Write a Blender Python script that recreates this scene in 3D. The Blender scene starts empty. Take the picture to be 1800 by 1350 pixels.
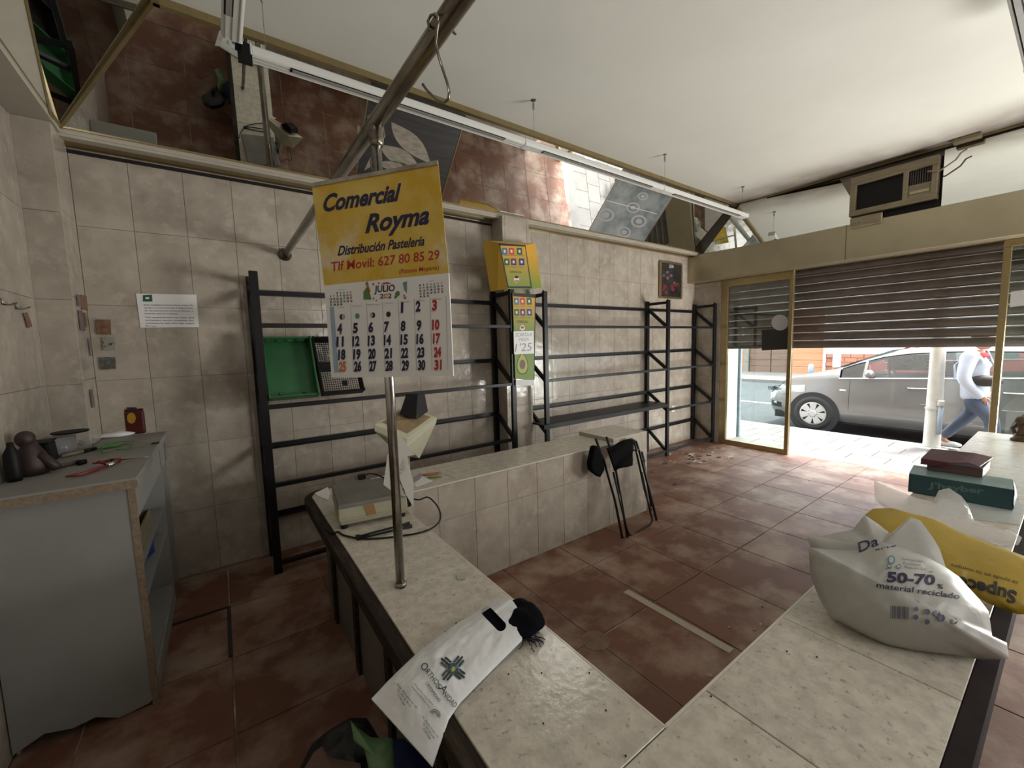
import bpy, bmesh, math, random
from mathutils import Vector, Matrix, noise
from mathutils.bvhtree import BVHTree
PI = math.pi
random.seed(7)
SC = bpy.context.scene
COL = SC.collection

# ------------------------------------------------------------------ camera
YAW, PITCH, ROLL, FPX = 0.619384645, -0.0958145561, -0.0270351174, 720.134497
CAM = Vector((0, 0, 1.6))
_f = Vector((math.sin(YAW)*math.cos(PITCH), math.cos(YAW)*math.cos(PITCH), math.sin(PITCH)))
_r0 = Vector((math.cos(YAW), -math.sin(YAW), 0)); _u0 = _r0.cross(_f)
_r = math.cos(ROLL)*_r0 + math.sin(ROLL)*_u0
_u = -math.sin(ROLL)*_r0 + math.cos(ROLL)*_u0
cd = bpy.data.cameras.new('camera'); cam = bpy.data.objects.new('camera', cd); COL.objects.link(cam)
cam.matrix_world = Matrix(((_r.x, _u.x, -_f.x, 0), (_r.y, _u.y, -_f.y, 0), (_r.z, _u.z, -_f.z, 1.6), (0, 0, 0, 1)))
cd.sensor_width = 36; cd.lens = 36*FPX/1800; cd.clip_start = 0.02; cd.clip_end = 200
SC.camera = cam

# ------------------------------------------------------------------ sky and light
W = bpy.data.worlds.new('sky'); SC.world = W; W.use_nodes = True
bg = W.node_tree.nodes['Background']; bg.inputs[0].default_value = (0.90, 0.95, 1.0, 1); bg.inputs[1].default_value = 6.5
def area(name, loc, direction, sx, sy, power, col=(1, 1, 1)):
    l = bpy.data.lights.new(name, 'AREA'); l.shape = 'RECTANGLE'; l.size = sx; l.size_y = sy; l.energy = power; l.color = col
    o = bpy.data.objects.new(name, l); COL.objects.link(o); o.location = loc
    o.rotation_euler = Vector(direction).to_track_quat('-Z', 'Y').to_euler()
    return o
# daylight guide in the shop front opening (a portal gives off no light of its own)
p_ = area('daylight_portal', (6.42, 1.0, 0.72), (-1, 0, 0), 1.44, 6.0, 1); p_.rotation_euler = (0, PI/2, 0); p_.data.cycles.is_portal = True
sun = bpy.data.lights.new('sun', 'SUN'); sun.energy = 7; sun.angle = .12; sun.color = (1, .96, .90)
so = bpy.data.objects.new('sun', sun); COL.objects.link(so); so.rotation_euler = Vector((-.33, .10, -1)).to_track_quat('-Z', 'Y').to_euler()
# added area light brightening the room, beyond the right edge of the frame
area('right_fill', (6.05, -.95, .85), (-.55, .62, .30), 1.7, 1.35, 175, (1.0, .97, .92))
# added fill light behind the camera for the surfaces facing it
area('rear_fill', (2.3, -1.7, 1.9), (-.55, 1, -.12), 1.2, 1.0, 19, (1.0, 0.97, 0.94))
SC.view_settings.view_transform = 'Standard'; SC.view_settings.look = 'None'
SC.view_settings.exposure = 0.52; SC.view_settings.gamma = 1.0; SC.view_settings.use_curve_mapping = False

# ------------------------------------------------------------------ pixel -> point in the room
def ray(x, y): return ((x-900)/FPX*_r - (y-675)/FPX*_u + _f)
def onX(x, y, X): d = ray(x, y); return CAM + d*(X/d.x)
def onY(x, y, Y): d = ray(x, y); return CAM + d*(Y/d.y)
def onZ(x, y, Z): d = ray(x, y); return CAM + d*((Z-1.6)/d.z)
def onP(x, y, p, n): d = ray(x, y); return CAM + d*(((Vector(p)-CAM).dot(Vector(n)))/d.dot(Vector(n)))
def atD(x, y, D): return CAM + ray(x, y)*D

# ------------------------------------------------------------------ materials
def mat(name, col, rough=.6, metal=0, col2=None, scale=6, detail=4, contrast=(.35, .65), bump=0, bscale=None, spec=.5, perobj=0,
        trans=0, coat=0, emit=0, stretch=(1, 1, 1), alpha=1, col3=None, s3=2., c3=(.5, .6), sub=0):
    m = bpy.data.materials.new(name); m.use_nodes = True
    nt = m.node_tree; N = nt.nodes; L = nt.links; b = N['Principled BSDF']
    b.inputs['Base Color'].default_value = (*col, 1); b.inputs['Roughness'].default_value = rough; b.inputs['Metallic'].default_value = metal
    b.inputs['Specular IOR Level'].default_value = spec
    if trans: b.inputs['Transmission Weight'].default_value = trans
    if coat: b.inputs['Coat Weight'].default_value = coat
    if alpha < 1: b.inputs['Alpha'].default_value = alpha
    if sub: b.inputs['Subsurface Weight'].default_value = sub; b.inputs['Subsurface Scale'].default_value = .02
    if emit: b.inputs['Emission Color'].default_value = (*col, 1); b.inputs['Emission Strength'].default_value = emit
    g = N.new('ShaderNodeNewGeometry'); mp = N.new('ShaderNodeMapping'); mp.inputs['Scale'].default_value = stretch
    L.new(g.outputs['Position'], mp.inputs[0]); out = None
    def mixc(fac, a, bcol):
        x = N.new('ShaderNodeMix'); x.data_type = 'RGBA'; L.new(fac, x.inputs[0])
        if isinstance(a, tuple): x.inputs[6].default_value = (*a, 1)
        else: L.new(a, x.inputs[6])
        x.inputs[7].default_value = (*bcol, 1); return x.outputs[2]
    def nz(sc, det, c):
        n = N.new('ShaderNodeTexNoise'); n.inputs['Scale'].default_value = sc; n.inputs['Detail'].default_value = det
        n.inputs['Roughness'].default_value = .62
        L.new(mp.outputs[0], n.inputs['Vector']); r = N.new('ShaderNodeMapRange'); r.clamp = True
        r.inputs[1].default_value, r.inputs[2].default_value = c; L.new(n.outputs['Fac'], r.inputs[0]); return r.outputs[0]
    if col2: out = mixc(nz(scale, detail, contrast), col, col2)
    if col3: out = mixc(nz(s3, 8, c3), out or col, col3)
    if perobj:
        oi = N.new('ShaderNodeObjectInfo'); r = N.new('ShaderNodeMapRange'); r.inputs[3].default_value = 1-perobj; r.inputs[4].default_value = 1+perobj
        L.new(oi.outputs['Random'], r.inputs[0]); hs = N.new('ShaderNodeHueSaturation'); L.new(r.outputs[0], hs.inputs['Value'])
        if out: L.new(out, hs.inputs['Color'])
        else: hs.inputs['Color'].default_value = (*col, 1)
        out = hs.outputs[0]
    if out: L.new(out, b.inputs['Base Color'])
    if bump:
        n = N.new('ShaderNodeTexNoise'); n.inputs['Scale'].default_value = bscale or scale; n.inputs['Detail'].default_value = 3
        L.new(mp.outputs[0], n.inputs['Vector']); bp = N.new('ShaderNodeBump'); bp.inputs['Strength'].default_value = min(1, bump); bp.inputs['Distance'].default_value = .01
        L.new(n.outputs['Fac'], bp.inputs['Height']); L.new(bp.outputs[0], b.inputs['Normal'])
    return m
def glass(name, tint=(.9, .95, .93), gl=.07, rough=.0):
    m = bpy.data.materials.new(name); m.use_nodes = True; nt = m.node_tree; N = nt.nodes; L = nt.links
    N.remove(N['Principled BSDF']); t = N.new('ShaderNodeBsdfTransparent'); t.inputs[0].default_value = (*tint, 1)
    g = N.new('ShaderNodeBsdfGlossy'); g.inputs['Roughness'].default_value = rough; lw = N.new('ShaderNodeLayerWeight'); lw.inputs[0].default_value = .25
    ma = N.new('ShaderNodeMath'); ma.operation = 'MULTIPLY_ADD'; ma.inputs[1].default_value = .6; ma.inputs[2].default_value = gl
    L.new(lw.outputs['Fresnel'], ma.inputs[0]); x = N.new('ShaderNodeMixShader')
    L.new(ma.outputs[0], x.inputs[0]); L.new(t.outputs[0], x.inputs[1]); L.new(g.outputs[0], x.inputs[2]); L.new(x.outputs[0], N['Material Output'].inputs[0])
    return m
M = {}
M['walltile'] = mat('glazed_beige_tile', (.47, .415, .35), .16, col2=(.35, .30, .25), scale=5, contrast=(.35, .7), bump=.35, bscale=9, perobj=.05, col3=(.52, .47, .40), s3=11, c3=(.52, .72))
M['grout'] = mat('grey_grout', (.42, .38, .33), .9)
M['dgrout'] = mat('dusty_floor_grout', (.17, .12, .10), .95, col2=(.50, .42, .36), scale=2.2, contrast=(.42, .60))
M['floortile'] = mat('terracotta_tile', (.185, .083, .052), .55, spec=.3, col2=(.14, .062, .040), scale=3.2, contrast=(.3, .7), bump=.08, bscale=40, perobj=.10,
                     col3=(.33, .235, .18), s3=2.6, c3=(.46, .66))
M['counter'] = mat('mottled_travertine_tile', (.60, .55, .475), .30, col2=(.46, .42, .355), scale=22, detail=10, contrast=(.40, .62), bump=.12, bscale=45, perobj=.03,
                   col3=(.28, .235, .185), s3=60, c3=(.58, .70))
M['ceiling'] = mat('ceiling_paint', (.70, .70, .645), .9, col2=(.645, .645, .595), scale=.8)
M['brownwall'] = mat('low_bounce_brown', (.09, .07, .055), .8)  # kept dark so the unseen wall behind the camera bounces less light
def soot(m):
    nt = m.node_tree; N = nt.nodes; L = nt.links; b = N['Principled BSDF']; src = b.inputs['Base Color'].links[0].from_socket
    g = N.new('ShaderNodeNewGeometry'); s = N.new('ShaderNodeSeparateXYZ'); L.new(g.outputs['Position'], s.inputs[0])
    r = N.new('ShaderNodeMapRange'); r.interpolation_type = 'SMOOTHSTEP'; r.inputs[1].default_value = 5.3; r.inputs[2].default_value = 6.25; L.new(s.outputs[0], r.inputs[0])
    n = N.new('ShaderNodeTexNoise'); n.inputs['Scale'].default_value = 1.6; n.inputs['Detail'].default_value = 9; L.new(g.outputs['Position'], n.inputs['Vector'])
    n2 = N.new('ShaderNodeMapRange'); n2.inputs[1].default_value = .3; n2.inputs[2].default_value = .65; L.new(n.outputs['Fac'], n2.inputs[0])
    k = N.new('ShaderNodeMath'); k.operation = 'MULTIPLY'; L.new(r.outputs[0], k.inputs[0]); L.new(n2.outputs[0], k.inputs[1])
    x = N.new('ShaderNodeMix'); x.data_type = 'RGBA'; L.new(k.outputs[0], x.inputs[0]); L.new(src, x.inputs[6]); x.inputs[7].default_value = (.20, .15, .11, 1); L.new(x.outputs[2], b.inputs['Base Color'])
soot(M['ceiling'])
M['plaster'] = mat('cream_plaster', (.62, .60, .55), .9, col2=(.5, .47, .42), scale=2)
M['soffit'] = mat('cream_soffit', (.46, .42, .35), .5, col2=(.40, .36, .30), scale=3)
M['mirror'] = mat('mirror_glass', (.80, .82, .80), .015, 1)
M['gold'] = mat('gold_anodised_metal', (.42, .33, .17), .28, .85, col2=(.36, .29, .16), scale=20)
M['champagne'] = mat('champagne_metal_sheet', (.47, .42, .29), .38, .75, col2=(.41, .36, .25), scale=2, contrast=(.4, .7))
M['darkgap'] = mat('dark_gap', (.012, .010, .009), .9)
M['black'] = mat('black_painted_steel', (.008, .008, .009), .42, .0, spec=.3, bump=.05, bscale=60)
M['chrome'] = mat('worn_steel_tube', (.50, .49, .46), .22, 1, col2=(.22, .20, .17), scale=12, contrast=(.4, .7))
M['white'] = mat('white_enamel', (.66, .66, .63), .4)
M['whitelam'] = mat('white_laminate', (.31, .305, .29), .55, col2=(.27, .265, .25), scale=3)
M['ply'] = mat('chipboard_edge', (.30, .23, .16), .8, col2=(.2, .15, .1), scale=60)
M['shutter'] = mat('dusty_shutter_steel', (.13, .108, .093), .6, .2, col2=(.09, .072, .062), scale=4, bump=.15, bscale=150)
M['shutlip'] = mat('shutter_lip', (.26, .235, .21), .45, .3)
M['woodedge'] = mat('dark_worn_wood', (.022, .015, .011), .75, spec=.2, col2=(.06, .046, .030), scale=7, stretch=(6, 1, 6), contrast=(.45, .75), bump=.2, bscale=40)
M['greyside'] = mat('grey_counter_panel', (.17, .155, .135), .5, col2=(.13, .12, .10), scale=5)
M['glass'] = glass('window_glass')
M['paper'] = mat('white_paper', (.72, .72, .72), .7)
M['bplastic'] = mat('black_plastic', (.006, .006, .0065), .5, spec=.25)
M['cardboard'] = mat('cardboard', (.30, .20, .12), .8)

# ------------------------------------------------------------------ geometry helpers
def curve(pts, n=5):      # smooth line through points
    pts = [Vector(p) for p in pts]; out = []
    for i in range(len(pts)-1):
        a, b, c, d = pts[max(i-1, 0)], pts[i], pts[i+1], pts[min(i+2, len(pts)-1)]
        for k in range(n):
            t = k/n; out.append(.5*((2*b)+(c-a)*t+(2*a-5*b+4*c-d)*t*t+(3*b-a-3*c+d)*t**3))
    return out+[pts[-1]]
class MB:
    def __init__(s): s.v = []; s.f = []; s.m = []; s.k = 0
    def add(s, vs, fs, k=None):
        o = len(s.v); s.v += [Vector(a) for a in vs]; s.f += [tuple(i+o for i in q) for q in fs]; s.m += [s.k if k is None else k]*len(fs); return s
    def box(s, a, b, R=None, c=None, k=None):
        x0, y0, z0 = a; x1, y1, z1 = b
        vs = [Vector(p) for p in ((x0, y0, z0), (x1, y0, z0), (x1, y1, z0), (x0, y1, z0), (x0, y0, z1), (x1, y0, z1), (x1, y1, z1), (x0, y1, z1))]
        if R is not None:
            c = Vector(c); vs = [R @ (p-c) + c for p in vs]
        return s.add(vs, [(0, 3, 2, 1), (4, 5, 6, 7), (0, 1, 5, 4), (1, 2, 6, 5), (2, 3, 7, 6), (3, 0, 4, 7)], k)
    def bar(s, p, q, w, h, up=(0, 0, 1), k=None):
        p = Vector(p); q = Vector(q); d = (q-p).normalized(); up = Vector(up)
        a = d.cross(up)
        if a.length < 1e-4: a = d.cross(Vector((0, 1, 0)))
        a.normalize(); b = a.cross(d).normalized(); a = a*w/2; b = b*h/2
        vs = [p-a-b, p+a-b, p+a+b, p-a+b, q-a-b, q+a-b, q+a+b, q-a+b]
        return s.add(vs, [(0, 1, 2, 3), (7, 6, 5, 4), (0, 4, 5, 1), (1, 5, 6, 2), (2, 6, 7, 3), (3, 7, 4, 0)], k)
    def hexa(s, lo, hi, k=None):      # 4 lower + 4 upper corners
        return s.add(list(lo)+list(hi), [(3, 2, 1, 0), (4, 5, 6, 7), (0, 1, 5, 4), (1, 2, 6, 5), (2, 3, 7, 6), (3, 0, 4, 7)], k)
    def tube(s, pts, r, n=8, cap=True, k=None):
        pts = [Vector(p) for p in pts]; rs = r if isinstance(r, (list, tuple)) else [r]*len(pts)
        t = (pts[1]-pts[0]).normalized(); a = t.orthogonal().normalized(); rings = []
        for i, p in enumerate(pts):
            t2 = (pts[min(i+1, len(pts)-1)]-pts[max(i-1, 0)]).normalized()
            a = (a - t2*a.dot(t2)).normalized(); b = t2.cross(a)
            rings.append([p+(a*math.cos(2*PI*j/n)+b*math.sin(2*PI*j/n))*rs[i] for j in range(n)])
        vs = [v for rg in rings for v in rg]; fs = []
        for i in range(len(pts)-1):
            for j in range(n): fs.append((i*n+j, i*n+(j+1) % n, (i+1)*n+(j+1) % n, (i+1)*n+j))
        if cap: fs.append(tuple(range(n-1, -1, -1))); fs.append(tuple((len(pts)-1)*n+j for j in range(n)))
        return s.add(vs, fs, k)
    def lathe(s, c, prof, n=20, axis='z', k=None, cap=True):
        c = Vector(c); ax = {'z': (Vector((1, 0, 0)), Vector((0, 1, 0)), Vector((0, 0, 1))), 'x': (Vector((0, 1, 0)), Vector((0, 0, 1)), Vector((1, 0, 0))),
                            'y': (Vector((0, 0, 1)), Vector((1, 0, 0)), Vector((0, 1, 0)))}[axis] if isinstance(axis, str) else axis
        vs = []; fs = []
        for r, h in prof:
            for j in range(n):
                t = 2*PI*j/n; vs.append(c+ax[0]*math.cos(t)*r+ax[1]*math.sin(t)*r+ax[2]*h)
        for i in range(len(prof)-1):
            for j in range(n): fs.append((i*n+j, i*n+(j+1) % n, (i+1)*n+(j+1) % n, (i+1)*n+j))
        if cap: fs.append(tuple(range(n-1, -1, -1))); fs.append(tuple((len(prof)-1)*n+j for j in range(n)))
        return s.add(vs, fs, k)
    def prism(s, poly, d, k=None):     # 3-D polygon pushed by vector d
        n = len(poly); d = Vector(d); vs = [Vector(p) for p in poly]+[Vector(p)+d for p in poly]
        fs = [tuple(range(n-1, -1, -1)), tuple(range(n, 2*n))]+[(i, (i+1) % n, n+(i+1) % n, n+i) for i in range(n)]
        return s.add(vs, fs, k)
    def grid(s, fn, nu, nv, closeu=False, k=None):
        vs = [fn(i/nu, j/nv) for j in range(nv+1) for i in range(nu+(0 if closeu else 1))]; w = nu if closeu else nu+1; fs = []
        for j in range(nv):
            for i in range(nu): fs.append((j*w+i, j*w+(i+1) % w, (j+1)*w+(i+1) % w, (j+1)*w+i))
        return s.add(vs, fs, k)
    def ball(s, c, r, n=10, sq=(1, 1, 1), k=None):
        c = Vector(c)
        return s.grid(lambda u, v: c+Vector((math.cos(2*PI*u)*math.sin(PI*(.001+.998*v))*r*sq[0], math.sin(2*PI*u)*math.sin(PI*(.001+.998*v))*r*sq[1], -math.cos(PI*v)*r*sq[2])), n, max(4, n*2//3), True, k)
    def build(s, name, m, parent=None, smooth=False, bevel=0, seg=1, sub=0, kind=None, local=False):
        me = bpy.data.meshes.new(name); off = Vector((0, 0, 0))
        if parent is not None: off = wloc(parent)
        elif s.v and not kind and not local:
            xs = [v.x for v in s.v]; ys = [v.y for v in s.v]; off = Vector(((min(xs)+max(xs))/2, (min(ys)+max(ys))/2, min(v.z for v in s.v)))
        me.from_pydata([tuple(v-off) for v in s.v], [], s.f)
        ms = m if isinstance(m, (list, tuple)) else [m]
        for a in ms: me.materials.append(M[a] if isinstance(a, str) else a)
        me.polygons.foreach_set('material_index', [min(k, len(ms)-1) for k in s.m])
        bm = bmesh.new(); bm.from_mesh(me); bmesh.ops.recalc_face_normals(bm, faces=bm.faces); bm.to_mesh(me); bm.free()
        if smooth: me.polygons.foreach_set('use_smooth', [True]*len(me.polygons))
        me.update(); o = bpy.data.objects.new(name, me); COL.objects.link(o)
        if parent is not None: o.parent = parent
        else: o.location = off
        if bevel:
            b = o.modifiers.new('bevel', 'BEVEL'); b.width = bevel; b.segments = seg; b.limit_method = 'ANGLE'; b.angle_limit = .6
        if sub:
            b = o.modifiers.new('sub', 'SUBSURF'); b.levels = b.render_levels = sub
        if kind: o['kind'] = kind
        return o
def wloc(o):
    v = Vector((0, 0, 0))
    while o is not None: v += o.location; o = o.parent
    return v
def tag(o, label=None, cat=None, group=None):
    if label: o['label'] = label
    if cat: o['category'] = cat
    if group: o['group'] = group
    return o
def thing(name, label, cat, loc=(0, 0, 0), group=None):
    o = bpy.data.objects.new(name, None); COL.objects.link(o); o.location = loc; o.empty_display_size = .1
    return tag(o, label, cat, group)
def kids(o): return [c for c in bpy.data.objects if c.parent == o]
def share(o, loc, parent):            # another copy of one piece
    c = o.copy(); COL.objects.link(c); c.parent = parent; c.location = loc; return c

# flat print: text laid along pixel baselines and dropped on a real surface
TEXTS = []
def text(s, p0, p1, h, m, surf, parent, name='lettering', shear=0, bold=0, up=None, off=.0006, space=1):
    TEXTS.append((s, p0, p1, h, m, surf, parent, name, shear, bold, up, off, space))
def flush_text():
    objs = []
    for t in TEXTS:
        c = bpy.data.curves.new('t', 'FONT'); c.body = t[0]; c.size = 1; c.shear = t[8]; c.offset = t[9]; c.resolution_u = 3; c.space_character = t[12]
        o = bpy.data.objects.new('t', c); COL.objects.link(o); objs.append(o)
    dg = bpy.context.evaluated_depsgraph_get(); dg.update(); merged = {}
    for o, t in zip(objs, TEXTS):
        me = bpy.data.meshes.new_from_object(o.evaluated_get(dg)); vs = [v.co.copy() for v in me.vertices]; fs = [tuple(p.vertices) for p in me.polygons]
        bpy.data.meshes.remove(me)
        if not vs: continue
        x0 = min(v.x for v in vs); x1 = max(v.x for v in vs)
        s, p0, p1, h, m, surf, parent, name, sh, bo, up, off, sp = t
        p0 = Vector(p0); p1 = Vector(p1); d = p1-p0
        u = Vector(up).normalized() if up else Vector((d.y, -d.x)).normalized()
        new = []
        for v in vs:
            q = p0+d*((v.x-x0)/(x1-x0))+u*(v.y/.70*h)
            new.append(surf(q.x, q.y, off))
        key = (parent.name, name, m) if name in ('small_print', 'small_number', 'small_caption', 'notice_text') else (parent.name, name, m, t[1], s)
        merged.setdefault(key, (parent, MB()))[1].add(new, fs)
    for k, (parent, mb) in merged.items():
        o = mb.build(k[1], k[2], parent)
        if len(k) == 3: o['kind'] = 'stuff'
    for o in objs:
        c = o.data; bpy.data.objects.remove(o); bpy.data.curves.remove(c)
def splane(p, n):
    p = Vector(p); n = Vector(n).normalized()
    if (CAM-p).dot(n) < 0: n = -n
    return lambda x, y, off=0: onP(x, y, p+n*off, n)
def smesh(*objs):
    V_, F_ = [], []
    for ob_ in objs: n0 = len(V_); o = wloc(ob_); V_ += [v.co+o for v in ob_.data.vertices]; F_ += [tuple(i+n0 for i in p.vertices) for p in ob_.data.polygons]
    bv = BVHTree.FromPolygons(V_, F_)
    last = [1.5]
    def f(x, y, off=0):
        d = ray(x, y).normalized(); h = bv.ray_cast(CAM, d)
        if h[0] is None: return CAM+d*last[0]
        last[0] = h[3]; return CAM+d*(h[3]-off*2)
    return f
def shape(pxs, m, surf, parent, name='print', off=.0005):    # flat printed polygon given by pixel corners
    mb = MB(); mb.add([surf(x, y, off) for x, y in pxs], [tuple(range(len(pxs)))]); return mb.build(name, m, parent)
def disc(cx, cy, rx, ry, m, surf, parent, name='print', off=.0005, n=16, rot=0):
    return shape([(cx+rx*math.cos(2*PI*i/n)*math.cos(rot)-ry*math.sin(2*PI*i/n)*math.sin(rot), cy+rx*math.cos(2*PI*i/n)*math.sin(rot)+ry*math.sin(2*PI*i/n)*math.cos(rot)) for i in range(n)], m, surf, parent, name, off)
def ink(name, c, r=.6): M[name] = mat(name, c, r); return name

# ================================================================== THE ROOM
YW, XF, XL, ZC, YB = 3.66, 6.2, -0.795, 3.485, -3.2
ZM = 2.88                      # underside of the mirror band
fl = MB().box((XL-.2, YB-.2, -.14), (XF+.20, YW+.2, -.006)).build('floor', 'dgrout', kind='structure')
# floor tiles .53 x .53
T = .533; tiles = 0; proto = {}
gx = [2.07+T*i for i in range(-6, 9)]; gy = [1.45+.53*i for i in range(-9, 6)]
for i in range(len(gx)-1):
    for j in range(len(gy)-1):
        x0, x1 = max(gx[i], XL), min(gx[i+1], XF+.12); y0, y1 = max(gy[j], YB), min(gy[j+1], YW)
        if x1-x0 < .03 or y1-y0 < .03: continue
        key = (round(x1-x0, 2), round(y1-y0, 2)); c = ((x0+x1)/2, (y0+y1)/2, 0)
        if key not in proto:
            w, h = (x1-x0)/2-.0035, (y1-y0)/2-.0035
            proto[key] = MB().box((-w, -h, -.006), (w, h, 0)).build('floor_tile', 'floortile', fl, bevel=.0015); o = proto[key]; o.location = c
        else: o = share(proto[key], c, fl)
        o.location.z += random.uniform(-.0006, .0006)
ceil = MB().box((XL-.2, YB-.2, ZC), (XF+.2, YW+.2, ZC+.12)).build('ceiling', 'ceiling', kind='structure')
wb = MB().box((XL-.2, YW+.008, -.14), (XF+.2, YW+.2, ZC)).build('wall_back', 'grout', kind='structure')
wl = MB().box((XL-.2, YB-.2, -.14), (XL-.008, YW+.2, ZC)).build('wall_left', 'grout', kind='structure')
MB().box((XL-.2, YB-.2, -.14), (XF+.2, YB, ZC)).build('wall_near', 'brownwall', kind='structure')
wf = MB()
wf.box((XF+.008, 3.235, -.14), (XF+.2, YW+.2, 2.5)); wf.box((XF+.008, YB-.2, 2.5), (XF+.2, YW+.2, ZC)); wf.box((XF+.008, YB-.2, -.14), (XF+.2, -1.9, 2.5))
wf = wf.build('wall_right', 'grout', kind='structure')
# wall tiles .275 x .48
TW, TH = .275, .48; tp = {}
def tile_wall(parent, fix, axis, a0, a1, b0, b1, ga, gb, nrm, m='walltile', nm='wall_tile', th=.008, TW=TW, TH=TH, proud=0):
    i = math.floor((a0-ga)/TW)
    while ga+i*TW < a1-1e-4:
        x0, x1 = max(a0, ga+i*TW), min(a1, ga+(i+1)*TW); i += 1
        if x1-x0 < .012: continue
        j = math.floor((b0-gb)/TH)
        while gb+j*TH < b1-1e-4:
            z0, z1 = max(b0, gb+j*TH), min(b1, gb+(j+1)*TH); j += 1
            if z1-z0 < .012: continue
            key = (axis, nrm, nm, m, round(x1-x0, 3), round(z1-z0, 3)); w, h = (x1-x0)/2-.0011, (z1-z0)/2-.0011
            t0, t1 = (0, th) if nrm < 0 else (-th, 0)
            if axis == 'y': c = ((x0+x1)/2, fix, (z0+z1)/2); bx = ((-w, t0, -h), (w, t1, h))
            elif axis == 'x': c = (fix, (x0+x1)/2, (z0+z1)/2); bx = ((t0, -w, -h), (t1, w, h))
            else: c = ((x0+x1)/2, (z0+z1)/2, fix); bx = ((-w, -h, -th), (w, h, 0))
            if key not in tp: tp[key] = MB().box(*bx).build(nm, m, None, bevel=.001, local=True); tp[key].parent = parent; tp[key].location = Vector(c)-wloc(parent)
            else: share(tp[key], Vector(c)-wloc(parent), parent)
PX0, PX1, PY = 2.396, 2.733, 3.454        # pillar
tile_wall(wb, YW, 'y', -.645, PX0, 0, ZM, -.38, 0, -1)
tile_wall(wb, YW, 'y', PX1, XF, 0, ZM, -.38, 0, -1)
tile_wall(wl, XL, 'x', -1.2, 3.37, 0, 2.95, 0, 0, 1)
tile_wall(wf, XF, 'x', 3.235, YW, 0, 2.46, 3.25, 0, -1)
# boxed duct in the left corner and the pillar between the racks
d = MB().box((XL, 3.378, 0), (-.653, YW, ZM)).build('trim_1', 'grout', kind='structure')
tile_wall(d, 3.37, 'y', XL+.002, -.645, 0, ZM, -.92, 0, -1); tile_wall(d, -.645, 'x', 3.37, YW, 0, ZM, 3.37, .02, 1)
d = MB().box((PX0+.008, PY+.008, 0), (PX1-.008, YW, ZM)).build('trim_2', 'grout', kind='structure')
tile_wall(d, PY, 'y', PX0, PX1, 0, ZM, PX0+.03, 0, -1); tile_wall(d, PX0, 'x', PY, YW, 0, ZM, PY, 0, -1); tile_wall(d, PX1, 'x', PY, YW, 0, ZM, PY, 0, 1)

# ---- tilted mirror band round the ceiling
MBY, MTY = 3.50, 3.0           # mirror foot and head on the long side
MLX, MTX = XL+.16, XL+.66      # the same on the left side
s = MB().box((XL, MBY, ZM), (XF, YW, ZM+.03)); s.box((XL, YB, ZM), (MLX, MBY, ZM+.03))
s.build('trim_3', 'soffit', kind='structure')
mn = Vector((0, -(ZC-2.91), -(MBY-MTY))).normalized()
ds = (mn*-.004)
M_ = 0
def strip(p, q, w, h, mt='gold', nm='trim_4', up=(0, 0, 1)): return MB().bar(p, q, w, h, up).build(nm, mt, kind='structure')
band = MB().prism([(MLX, MBY, 2.91), (XF-.05, MBY, 2.91), (XF-.05, MTY, ZC), (MTX, MTY, ZC)], ds*-1).build('mirror_band_long', 'mirror', kind=None)
band.name = 'ceiling_mirror'; tag(band, 'long tilted mirror band above the beige tiled wall reflecting counter and floor', 'mirror')
lband = MB().prism([(MLX, MBY, 2.91), (MTX, MTY, ZC), (MTX, YB, ZC), (MLX, YB, 2.91)], (-.004, 0, -.004)).build('ceiling_mirror', 'mirror')
tag(lband, 'tilted mirror band at the upper left corner of the room', 'mirror')
strip((MLX, MBY, 2.912), (XF-.2, MBY, 2.912), .02, .014, nm='trim_5'); strip((MLX, MBY, 2.912), (MLX, YB, 2.912), .02, .014, nm='trim_6')
strip((MTX, MTY-.01, ZC-.02), (XF-.05, MTY-.01, ZC-.02), .035, .045, nm='trim_7'); strip((MTX+.01, MTY, ZC-.02), (MTX+.01, YB, ZC-.02), .035, .045, nm='trim_8')
strip((MLX, MBY, 2.91), (MTX, MTY, ZC-.02), .02, .02, nm='trim_9')
strip((-.645, YW-.02, ZM-.012), (PX0, YW-.02, ZM-.012), .045, .024, nm='trim_10'); strip((PX1, YW-.02, ZM-.012), (6.0, YW-.02, ZM-.012), .045, .024, nm='trim_11')
strip((-.645, MBY+.03, ZM-.006), (6.0, MBY+.03, ZM-.006), .05, .02, 'soffit', nm='trim_12')
MB().box((XL-.006, 3.360, 0), (XL+.003, 3.3705, ZM)).build('trim_18', 'grout', kind='structure')
strip((-.645, YW-.01, ZM-.045), (PX0, YW-.01, ZM-.045), .012, .02, 'darkgap', nm='trim_13')
# front band: upright mirror over the shop front fascia
fz = 2.875
_a, _b = math.radians(6.5), math.radians(-3)
def fmp(y, z): return (6.085-math.tan(_a)*(y-2.93)+math.tan(-_b)*(z-ZC), y, z)
fm = MB().prism([fmp(3.41, fz), fmp(1.705, fz), fmp(1.705, ZC-.02), fmp(2.93, ZC-.02)], (.004, 0, 0)).build('ceiling_mirror', 'mirror')
tag(fm, 'upright mirror above the shop front left of the air conditioner', 'mirror')
fm2 = MB().prism([(XF-.06, .955, fz), (XF-.06, -1.9, fz), (XF-.06, -1.9, ZC-.02), (XF-.06, .955, ZC-.02)], (.004, 0, 0)).build('ceiling_mirror', 'mirror')
tag(fm2, 'upright mirror above the shop front right of the air conditioner', 'mirror')
strip((XF-.07, MTY, ZC-.012), (XF-.07, -1.9, ZC-.012), .03, .024, nm='trim_14')
strip((XF-.07, MTY, ZC-.03), (XF-.07, -1.9, ZC-.03), .02, .012, 'darkgap', nm='trim_15')

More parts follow.
